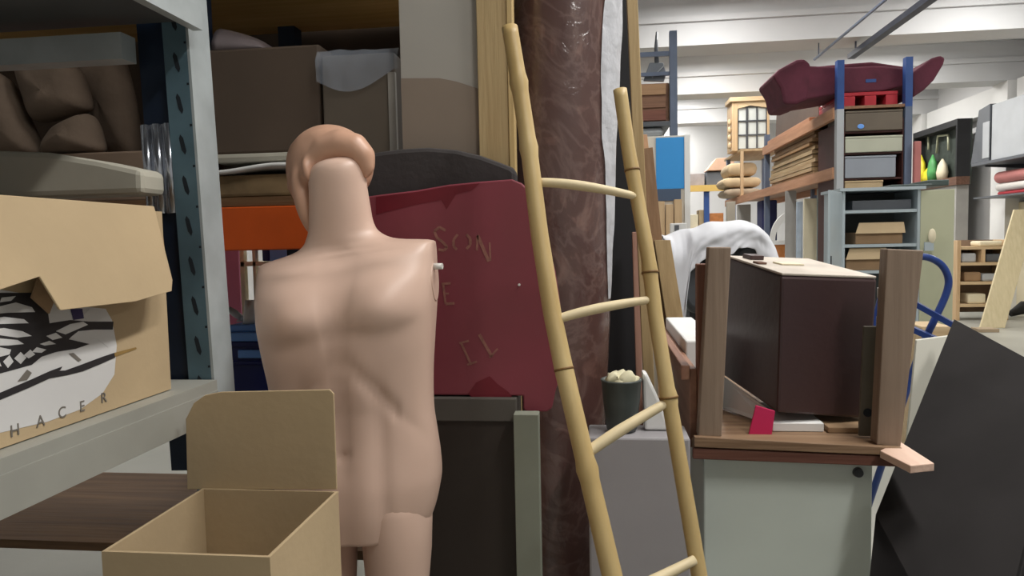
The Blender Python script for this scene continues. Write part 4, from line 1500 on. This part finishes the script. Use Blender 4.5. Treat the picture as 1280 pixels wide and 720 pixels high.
b_ = bundle(8.95, 11.2, z2 + .001, .36, .6, 7, palewood_y, 'board_bundle', 'lower bundle of tan boards on the middle rack deck', 'tan board bundles on the rack')
bundle(9.0, 11.1, z2 + .363, .17, .55, 4, wood('tan_stack_wood', (176, 140, 100), (150, 116, 82), 'y'), 'board_bundle', 'upper bundle of tan boards below the long salmon beam', 'tan board bundles on the rack')
tag(MB().box(xL + .05, xL + .6, 9.3, 11.2, z2 + .535, z2 + .565).build('white_plank', white_paint), 'white plank lying on the upper bundle of tan boards', 'plank')
# top deck left of sofa: brown boards
q = [PY(966, 128, 10.2), PY(985, 115, 10.2), PY(1006, 122, 9.6), PY(990, 165, 9.9), PY(966, 168, 10.2)]
zt_ = zt1 + .002
A = Vector((xL + .05, 9.1, zt_))
tag(MB().prism([Vector((xL + .12, 9.05, zt_)), Vector((xL + .12, 11.2, zt_)), Vector((xL + .12, 11.1, zt_ + .62)), Vector((xL + .12, 9.9, zt_ + .55)), Vector((xL + .12, 9.1, zt_ + .3))], (.03, 0, 0)).build('brown_board', mat('dark_taupe_ply', (98, 82, 72), .7, nscale=3, namt=.1), bevel=.003), 'dark taupe board standing behind the left end of the sofa', 'board')
tag(MB().box(xL + .01, xL + .1, 9.05, 11.2, zt_, zt_ + .06).build('timber_length', beam_y, bevel=.004), 'salmon timber length lying on the rack top', 'timber')

# under the middle deck: boards and frames standing in the rack
stand = [(1022, 1036, 9.05, 236, tealgrey, 'grey teal board standing beside the steel cabinet', 'tall_board'),
         (1005, 1026, 9.3, 248, creamboard, 'wide cream board standing beside the grey teal board', 'tall_board'),
         (996, 1004, 9.5, 252, mat('pale_blue_board', (170, 184, 200), .6), 'narrow pale blue board left of the wide cream board', 'tall_board'),
         (982, 996, 9.9, 238, greypanel, 'tall grey board left of the narrow pale blue board', 'tall_board')]
for a, c_, Y, ty, m_, lab, nm in stand:
    x0, x1 = PY(a, 290, Y).x, PY(c_, 290, Y).x
    zz = min(PY((a + c_) / 2, ty, Y).z, z2 - .13)
    tag(MB().box(x0, x1 - .006, Y, Y + .04, 0, zz).build(nm, m_, bevel=.004), lab, 'board')
# arched white window frame
Y = 10.4
t = thing('arched_frame', 'white quarter-arched window frame standing in the long rack', 'window frame', (PY(973, 318, Y).x, Y, 0))
ca = PY(992, 300, Y)
R1, R2 = ca.x - PY(963, 300, Y).x, ca.x - PY(969, 300, Y).x
arcp = [(ca.x - R1 * math.cos(a), Y, ca.z - .0 + R1 * 1.3 * math.sin(a)) for a in [math.pi / 2 * i / 12 for i in range(13)]]
arcq = [(ca.x - R2 * math.cos(a), Y, ca.z - .0 + R2 * 1.22 * math.sin(a)) for a in [math.pi / 2 * i / 12 for i in range(13)]]
b = MB()
for i in range(12):
    b.prism([arcp[i], arcp[i + 1], arcq[i + 1], arcq[i]], (0, .05, 0))
b.build('arch', white_paint, t)
MB().box(ca.x - R1, ca.x, Y, Y + .05, ca.z - .06, ca.z - .001).build('sill', white_paint, t)
MB().box(ca.x - R1 + .05, ca.x, Y + .01, Y + .05, 0, ca.z - .061).build('panel', orangebrown, t)
x0, x1, z0, z1 = xz(953, 250, 972, 300, 11.6)
tag(MB().box(x0, x1, 11.62, 12.0, 0, min(PY(962, 250, 11.6).z, z2 - .14)).build('wrapped_bundle', navycloth, bevel=.02), 'dark navy wrapped bundle standing behind the blue-grey rack post', 'bundle')
x0, x1, z0, z1 = xz(924, 244, 940, 300, 13.3)
tag(MB().box(x0, x1, 13.4, 13.5, 0, min(PY(930, 250, 13.4).z, z2 - .14)).build('tall_board', greypanel, bevel=.004), 'grey board standing at the far end of the long rack', 'board')
x0, x1, z0, z1 = xz(911, 252, 921, 300, 12.4)
tag(MB().box(x0 - .03, x1 - .02, 12.4, 12.5, 0, PY(915, 252, 12.4).z).build('tall_board', mat('pale_stone_board', (196, 188, 172), .6, nscale=3, namt=.05), bevel=.004), 'pale stone board in front of the long rack far end', 'board')
# cream quilts on the far end of the middle deck
lab3 = ('lowest greyish quilt of the pile on the far rack deck', 'middle cream quilt of the pile on the far rack deck', 'topmost cream quilt of the pile under the pale wardrobe')
mats3 = (mat('grey_beige_quilt', (170, 152, 130), .85, nscale=4, namt=.1), cream, cream)
zz = z2 + .002
for i in range(3):
    hh = (.16, .2, .26)[i]
    xa_, xb_ = PY((908, 906, 912)[i], 220, 13.2).x, PY((955, 955, 950)[i], 220, 13.2).x
    b = MB()
    rg = []
    for j in range(25):
        u = j / 24
        e = max(.02, (1 - abs(2 * u - 1) ** 7)) ** .5
        sag = .02 * math.sin(u * 5 + i * 2)
        rg.append([Vector((xa_ + (xb_ - xa_) * u, 13.8 + .42 * (abs(math.cos(a)) ** .4) * (1 if math.cos(a) > 0 else -1) * (.85 + .15 * e),
                           zz + hh / 2 + (hh / 2) * e * (abs(math.sin(a)) ** .3) * (1 if math.sin(a) > 0 else -1) * (1 if math.sin(a) < 0 else .9 + sag))) for a in [2 * math.pi * k_ / 24 for k_ in range(24)]])
    b.loft(rg)
    tag(b.build('folded_quilt', mats3[i]), lab3[i], 'quilt', 'pile of folded quilts')
    zz += hh + .002
# pale wardrobe with glazed door on top
Y = 13.5
x0, x1 = PY(915, 160, Y).x, PY(962, 160, Y).x
zb_ = 3.042
zt_ = PY(938, 121, Y).z
t = thing('wardrobe', 'pale wooden wardrobe with a gridded glass door on the far rack', 'wardrobe', ((x0 + x1) / 2, 13.8, zb_))
MB().box(x0, x0 + .1, Y, Y + .5, zb_, zt_ - .08).build('side', palewood_z, t, bevel=.006)
MB().box(x1 - .04, x1, Y, Y + .5, zb_, zt_ - .08).build('side', palewood_z, t, bevel=.006)
MB().box(x0 + .1, x1 - .04, Y + .45, Y + .5, zb_, zt_ - .08).build('back', palewood_z, t)
MB().box(x0 - .04, x1 + .04, Y - .04, Y + .5, zt_ - .08, zt_).build('cornice', palewood_x, t, bevel=.01)
b = MB().prism([Vector((x0 + .1, Y, zt_ - .08)), Vector((x0 + .1, Y, zt_ - .2)), Vector(((x0 + x1) / 2, Y, zt_ - .15)), Vector((x1 - .04, Y, zt_ - .2)), Vector((x1 - .04, Y, zt_ - .08))], (0, .03, 0))
b.build('arched_head', palewood_x, t)
dd_ = MB().box(x0 + .105, x1 - .045, Y + .04, Y + .05, zb_ + .02, zt_ - .16).build('door', glass_grey, t)
b = MB()
xw = (x1 - .045) - (x0 + .105)
for i in range(4):
    xx = x0 + .105 + xw * i / 3
    b.box(xx - .012 * (2 if i == 1 else 1), xx + .012, Y + .02, Y + .039, zb_ + .02, zt_ - .16)
for i in range(4):
    zz = zb_ + .03 + (zt_ - .17 - zb_ - .03) * i / 3
    b.box(x0 + .1, x1 - .04, Y + .021, Y + .038, zz - .012, zz + .012)
b.build('glazing_bars', darkgrey, dd_)
b = MB()
c = PY(909, 176, Y)
for i in range(4):
    b.ell((x0 - .035, Y + .05, zb_ + .1 + i * .14), (.035, .03, .06), None, 12, 8)
b.build('carved_edge', palewood_x, t)

# ================================================================== LEFT FAR RACK AND FLAT
Y = 6.6
x0, x1 = PY(795, 230, Y).x, PY(861, 230, Y).x
t = thing('stage_flat', 'white stage flat with a sky blue rectangle beside the bamboo ladder', 'stage flat', ((x0 + x1) / 2, Y, 0))
zt_ = PY(828, 170, Y).z
MB().box(x0 - .1, x1, Y, Y + .04, 0, zt_).build('board', mat('off_white_flat', (214, 206, 192), .65, nscale=3, namt=.04), t, bevel=.003)
bl, br = PY(820, 200, Y).x, PY(855, 200, Y).x
zA, zB, zC = PY(838, 172, Y).z, PY(838, 236, Y).z, PY(836, 251, Y).z
MB().box(bl, br, Y - .012, Y - .0005, zB, zA).build('blue_rectangle', skyblue, t)
MB().box(bl, br - .03, Y - .012, Y - .0005, zC, zB - .001).build('slate_band', slatepaint, t)
MB().box(br + .002, x1 + .01, Y - .02, Y - .0005, 0, zt_).build('white_edge', white_paint, t)
xx = bl
for i in range(3):
    w_ = (br - bl - .02) / 3
    tag(MB().box(xx, xx + w_ - .008, Y - .075, Y - .03, 0, PY(836, (252, 256, 250)[i], Y).z).build('plank', palewood_z, bevel=.003),
        ('pale plank against the flat below the blue rectangle, nearest the ladder', 'middle pale plank below the blue rectangle', 'pale plank below the blue rectangle, nearest the white edge')[i], 'plank', 'pale planks against the stage flat')
    xx += w_
x0, x1, z0, z1 = xz(838, 279, 858, 292, 5.9)
tg = thing('switch_box', 'small white switch box on a post above the dust sheet', 'box', ((x0 + x1) / 2, 5.9, 0))
MB().box(x0, x1, 5.88, 5.95, z0, z1).build('box_body', white_paint, tg, bevel=.006)
MB().box(x0 + .03, x1 - .06, 5.872, 5.879, z0 + .02, z1 - .015).build('dark_window', dkgreycase, tg)
MB().box(x0 + .02, x1 - .02, 5.9, 5.94, 0, z0 - .001).build('post', white_paint, tg)

Y = 8.2
t = thing('pallet_rack', 'slate blue rack bay loaded with brown drawers above the stage flat', 'rack', (PY(815, 100, Y).x, 8.6, 0))
xu = PY(842, 100, Y).x
MB().box(xu - .04, xu + .04, Y, Y + .08, 0, PY(843, 38, Y).z).build('upright', rack_slate, t)
xv = xu - 1.2
MB().box(xv - .04, xv + .04, Y, Y + .08, 0, PY(843, 38, Y).z).build('upright', rack_slate, t)
MB().box(xv, xu - .041, Y + .02, Y + .06, PY(815, 67, Y).z - .025, PY(815, 67, Y).z + .025).build('cross_bar', rack_slate, t)
MB().box(xv, xu - .041, Y + .02, Y + .06, PY(815, 92, Y).z - .02, PY(815, 92, Y).z + .02).build('cross_bar', rack_slate, t)
zd = PY(815, 152, Y).z
MB().box(xv + .041, xu - .041, Y, Y + .8, zd - .05, zd).build('deck', dkgreycase, t)
for i in range(5):
    zz0 = zd - .05 + .01
MB().box(xv + .05, xu - .1, Y + .05, Y + .7, zd - .16, zd - .052).build('grey_roll', greycase, t, bevel=.05)
x0 = PY(799, 130, Y).x
x0 = xv + .05
x1 = xu - .05
t2 = thing('drawer_unit', 'brown wooden drawer unit on the slate blue rack bay', 'drawers', ((x0 + x1) / 2, 8.5, zd))
za, zb2 = zd + .002, PY(815, 103, Y).z
MB().box(x0, x1, Y + .06, Y + .6, za, zb2).build('carcass', wood('brown_drawers', (120, 86, 66), (146, 108, 84), 'x'), t2, bevel=.006)
hh = (zb2 - za) / 3
for i in range(3):
    MB().box(x0 + .03, x1 - .03, Y + .04, Y + .059, za + hh * i + .015, za + hh * (i + 1) - .01).build('drawer', [wood('brown_drawers', (120, 86, 66), (146, 108, 84), 'x'), wood('light_drawers', (168, 130, 96), (186, 148, 112), 'x'), wood('red_drawers', (112, 66, 54), (136, 88, 72), 'x')][(2, 0, 1)[i]], t2, bevel=.004)
MB().box(x1 + .0, x1 + .03, Y + .09, Y + .55, za, zb2).build('side_panel', palewood_z, t2)
# grey spade on top
zt_ = zb2
t3 = thing('shovel', 'grey shovel with its blade down standing on the brown drawers', 'shovel', (PY(820, 100, Y).x, Y + .1, zb2))
b = MB().prism([PY(804, 101, Y + .08), PY(812, 78, Y + .08), PY(829, 78, Y + .08), PY(833, 92, Y + .08), PY(830, 102, Y + .08)], (0, .04, 0))
b.build('blade', mat('blue_grey_blade', (112, 118, 126), .5, nscale=5, namt=.1), t3, bevel=.01)
MB().tube([PY(821, 79, Y + .1), PY(820, 60, Y + .1), PY(821, 40, Y + .1)], [.026, .022, .012], 10).build('shaft', dkgreycase, t3)
MB().bar(PY(815, 97, Y + .07), PY(830, 82, Y + .07), .012, .008).build('pale_stripe', greycase, t3)

# far rack with yellow beam
Y = 17
x0, x1 = PY(858, 236, Y).x, PY(920, 236, Y).x
t = thing('pallet_rack', 'far rack with a yellow beam near the back wall', 'rack', ((x0 + x1) / 2, 17.4, 0))
zz = PY(888, 231, Y).z
MB().box(x0, x1, Y, Y + .06, PY(888, 239, Y).z, zz).build('beam', yellowbeam, t)
MB().box(x0, x1, Y + .06, Y + .8, zz - .05, zz).build('deck', palewood_x, t)
for px in (860, 884, 917):
    xx = PY(px, 260, Y).x
    MB().box(xx - .06, xx + .06, Y + .07, Y + .15, 0, zz - .051).build('upright', rack_blue, t)
zl = PY(885, 290, Y).z
MB().box(x0, x1, Y + .0, Y + .8, zl - .05, zl).build('deck', palewood_x, t)
far = [(862, 216, 882, 0, 'grey carton at the left of the far yellow-beamed rack', mat('mauve_grey_card', (150, 142, 140), .8)),
       (884, 214, 905, 0, 'dark grey carton in the middle of the far yellow-beamed rack', dkgreycase),
       (906, 216, 919, 0, 'cream carton at the right of the far yellow-beamed rack', creamboard)]
for a, ty, c_, d, lab, m_ in far:
    xa_, xb_ = PY(a, 222, Y).x, PY(c_, 222, Y).x
    tag(MB().box(xa_, xb_, Y + .17, Y + .7, zz + .001, PY((a + c_) / 2, ty, Y).z).build('carton', m_, bevel=.01), lab, 'box')
ztop2 = PY(895, 214, Y).z
xa_, xb_ = PY(884, 205, Y).x, PY(919, 205, Y).x
tag(MB().prism([Vector((xa_, Y + .12, PY(895, 213.5, Y).z + .02)), Vector((xb_, Y + .12, PY(895, 213.5, Y).z + .02)), Vector((xb_, Y + .12, PY(905, 196, Y).z)), Vector((xa_ + .22, Y + .12, PY(900, 197, Y).z))], (0, .5, 0)).build('tan_case', mat('rosy_tan_case', (206, 168, 142), .7, nscale=6, namt=.08), bevel=.01), 'rosy tan case on top of the far dark grey carton', 'case')
for a, ty, c_, lab, m_ in ((862, 268, 874, 'cream carton low on the far rack, left', creamboard), (875, 262, 886, 'beige carton low on the far rack', cardboard), (887, 266, 906, 'orange-brown carton low on the far rack, right', orangebrown)):
    xa_, xb_ = PY(a, 275, Y).x, PY(c_, 275, Y).x
    tag(MB().box(xa_, xb_, Y + .17, Y + .6, zl + .001, PY((a + c_) / 2, ty, Y).z).build('carton', m_, bevel=.01), lab, 'box')

# ================================================================== RIGHT WALL THINGS
# display case in the far bay
t = thing('display_case', 'dark display case with yellow and green ornaments right of the stacked cases', 'display case', (7.3, 12.9, 0))
XW = 7.0
ya, yb_ = PX(1196, 190, XW).y, PX(1141, 190, XW).y
zlo, zhi = PX(1168, 235, XW).z, PX(1168, 158, XW).z
MB().box(XW + .25, XW + .28, ya, yb_, zlo, zhi).build('back', mat('dark_green_backing', (50, 58, 52), .7, nscale=8, namt=.3), t)
MB().box(XW, XW + .25, ya, yb_, zlo, zlo + .16).build('sill', wood('umber_sill', (92, 62, 48), (112, 80, 62), 'y'), t)
MB().box(XW, XW + .25, ya, yb_, zhi - .12, zhi).build('top', black_board, t)
MB().box(XW, XW + .25, ya, ya + .05, zlo + .16, zhi - .12).build('side', black_board, t)
MB().box(XW, XW + .25, yb_ - .05, yb_, zlo + .16, zhi - .12).build('side', black_board, t)
MB().box(XW + .05, XW + .28, ya + .1, yb_ - .1, 0, zlo - .001).build('stand', greypanel, t)
for (px, py, rr_, hh, m_, nm) in ((1151, 203, .2, .55, greenyel, 'yellow_ornament'), (1160, 215, .2, .3, greenyel, 'yellow_ornament'), (1166, 197, .16, .2, greenleaf, 'green_ornament'), (1178, 204, .18, .3, creamboard, 'cream_ornament')):
    c = PX(px, py, XW + .13)
    zb_ = zlo + .161
    MB().loft([[Vector((XW + .13 + .1 * q * math.cos(a), c.y + rr_ * q * math.sin(a), zb_ + (c.z + hh * .3 - zb_) * f)) for a in [2 * math.pi * i / 14 for i in range(14)]] for q, f in ((.8, 0), (1, .35), (.75, .7), (.12, 1))]).build(nm, m_, t)
for px in (1154, 1178):
    c = PX(px, 172, XW + .2)
    b = MB()
    b.tube([(XW + .2, c.y - .28, c.z - .3), (XW + .2, c.y - .26, c.z + .02), (XW + .2, c.y + .2, c.z + .06), (XW + .2, c.y + .25, c.z - .3)], .025, 8)
    b.build('wire_frame', cab_green, t)

# wall shelf in the near bay with two cases
XS = 6.72
ya, yb_ = 11.2, PX(1214, 197, XS).y
zs_ = PX(1240, 200, XS).z
t = thing('wall_bracket_shelf', 'dark grey bracket shelf fixed to the right wall', 'shelf', (7.2, 12, zs_ - .1))
MB().box(XS, WX - .001, ya, yb_, zs_ - .05, zs_).build('board', dkgreycase, t, bevel=.004)
for yy in (ya + .3, yb_ - .3):
    b = MB().prism([Vector((WX - .002, yy, zs_ - .051)), Vector((XS + .1, yy, zs_ - .051)), Vector((XS + .1, yy, zs_ - .08)), Vector((WX - .002, yy, zs_ - .13))], (0, .03, 0))
    b.build('bracket', dkgreycase, t)
p1, p2 = PX(1216, 170, XS + .05).y, PX(1239, 170, XS + .05).y
hz = PX(1225, 138, XS + .05).z
t = thing('projector_case', 'dark grey sloped case on the bracket shelf, left', 'case', (7.1, p1 - .3, zs_))
MB().prism([Vector((XS + .02, p1, zs_ + .001)), Vector((XS + .02, p2, zs_ + .001)), Vector((XS + .02, p2, hz + .05)), Vector((XS + .02, p1 - .25, hz))], (.5, 0, 0)).build('case_body', dkgreycase, t, bevel=.01)
q1, q2 = PX(1229, 180, XS + .02).y, PX(1237, 180, XS + .02).y
MB().box(XS + .008, XS + .0195, q2, q1, zs_ + .06, hz - .25).build('pale_front', greycase, t)
p3 = 11.25
tag(MB().box(XS + .03, XS + .6, p3, p2 - .05, zs_ + .001, PX(1255, 126, XS + .03).z).build('steel_case', greycase, bevel=.01), 'light grey ribbed case on the bracket shelf, right', 'case')
# rolls below
t = thing('roll_holder', 'slim black wall rail under the fabric rolls', 'rail', (7.3, 12, PX(1262, 243, 6.9).z))
zr = PX(1262, 243, 6.9).z
MB().box(6.75, WX - .001, 11.1, PX(1228, 243, 6.9).y, zr - .03, zr - .001).build('rail', dkgreycase, t)
yE = PX(1250, 225, 6.95).y
zz = zr
for hh, m_, lab in ((.07, redplastic, 'red fabric roll lowest on the wall rail'), (.14, white_plastic, 'white fabric roll between the red and the rosy one'), (.2, pinkgrey, 'thick rosy fabric roll under the bracket shelf')):
    r_ = hh / 2
    tag(MB().tube([(6.95, 11.15, zz + r_), (6.95, yE, zz + r_)], r_, 20, True).build('fabric_roll', m_), lab, 'roll', 'fabric rolls on the wall rail')
    zz += hh + .002
tag(MB().box(WX - .12, WX - .03, 11.2, PX(1248, 275, WX - .1).y, 0, zr - .1).build('tall_board', creamboard, bevel=.004), 'cream board against the right wall under the fabric rolls', 'board')
# open timber shelf unit on the floor
YU = 13.0
x0, x1 = PY(1196, 340, YU).x, PY(1262, 340, YU).x
zt_ = PY(1230, 300, YU).z
t = thing('shelf_unit', 'low open timber shelf unit full of offcuts by the right wall', 'shelves', ((x0 + x1) / 2, 13.2, 0))
for xx in (x0, x1 - .06):
    MB().box(xx, xx + .06, YU, YU + .45, 0.0, zt_).build('side', palewood_z, t, bevel=.004)
xm = (x0 + x1) / 2
lev = []
for py in (380, 352, 328, 308):
    zz = PY(1230, py, YU).z
    lev.append(zz)
    MB().box(x0 + .061, x1 - .061, YU, YU + .45, zz - .05, zz).build('shelf_board', palewood_x, t, bevel=.003)
MB().box(x0 + .061, x1 - .061, YU + .43, YU + .45, .1, zt_).build('back', cardboard_grey, t)
MB().box(xm - .03, xm + .03, YU, YU + .42, lev[2] + .001, lev[3] - .051).build('divider', palewood_z, t)
for i, (u0, u1, s, hh, m_, lab) in enumerate(((.25, .6, 0, .17, creamboard, 'cream bundle on the lowest level of the timber shelf unit'), (.18, .5, 1, .16, cardboard_in, 'brown parcel on the middle level of the timber shelf unit'),
                                           (.52, .85, 1, .13, greycase, 'grey parcel on the middle level of the timber shelf unit'), (.12, .4, 2, .16, greycase, 'grey box on the upper left of the timber shelf unit'),
                                           (.58, .88, 2, .14, dkgreycase, 'dark grey box on the upper right of the timber shelf unit'), (.45, .9, 3, .09, creamboard, 'cream length lying on top of the timber shelf unit'))):
    xa_, xb_ = x0 + (x1 - x0) * u0, x0 + (x1 - x0) * u1
    tag(MB().box(xa_, xb_, YU + .05, YU + .38, lev[s] + .001, lev[s] + hh).build('parcel', m_, bevel=.03), lab, 'parcel', 'parcels in the timber shelf unit')
# slanted plank against it, and black gear
A = [PY(1268, 262, 12.4), PY(1290, 262, 12.4), PY(1256, 396, 12.0), PY(1231, 390, 12.0)]
v = A[3] - A[0]
A[3] = A[0] + v * ((A[0].z - .003) / -v.z)
A[2] = A[3] + Vector((.36, 0, 0))
A[1] = A[0] + Vector((.34, 0, 0))
tag(MB().prism(A, (0, .04, 0)).build('leaning_plank', wood('sand_plank', (200, 186, 148), (212, 198, 162), 'z'), bevel=.004), 'wide sand-coloured plank leaning at the right edge', 'plank')
c = PZ(1272, 396, .0)
b = MB().tube([(c.x - .12, c.y, .05), (c.x + .04, c.y + .03, .12), (c.x + .14, c.y + .05, .16)], [.05, .09, .12], 14)
tag(b.build('equipment_bag', black_board), 'black equipment bag on the floor at the right edge', 'bag')
c = PZ(1230, 414, 0)
tag(MB().box(c.x - .14, c.x + .14, c.y - .15, c.y + .1, 0, .05).build('wood_offcut', wood('dull_offcut', (150, 132, 108), (168, 150, 124), 'x'), bevel=.003), 'brown offcut lying on the pale floor at the right', 'offcut')
c = PZ(1165, 430, 0)
x0, x1, z0, z1 = xz(1152, 408, 1190, 420, 5.0)
tag(MB().box(x0, x1, 5.0, 5.3, 0, z1).build('floor_crate', palewood_x, bevel=.006), 'pale wooden crate on the floor behind the hand truck', 'crate')

# ------------------------------------------------------------------ view
SC.view_settings.view_transform = 'Standard'
SC.view_settings.look = 'None'
SC.view_settings.exposure = 0.0
SC.view_settings.gamma = 1
SC.view_settings.use_curve_mapping = False
SC.render.use_motion_blur = False
SC.cycles.max_bounces = 8
SC.cycles.use_denoising = True
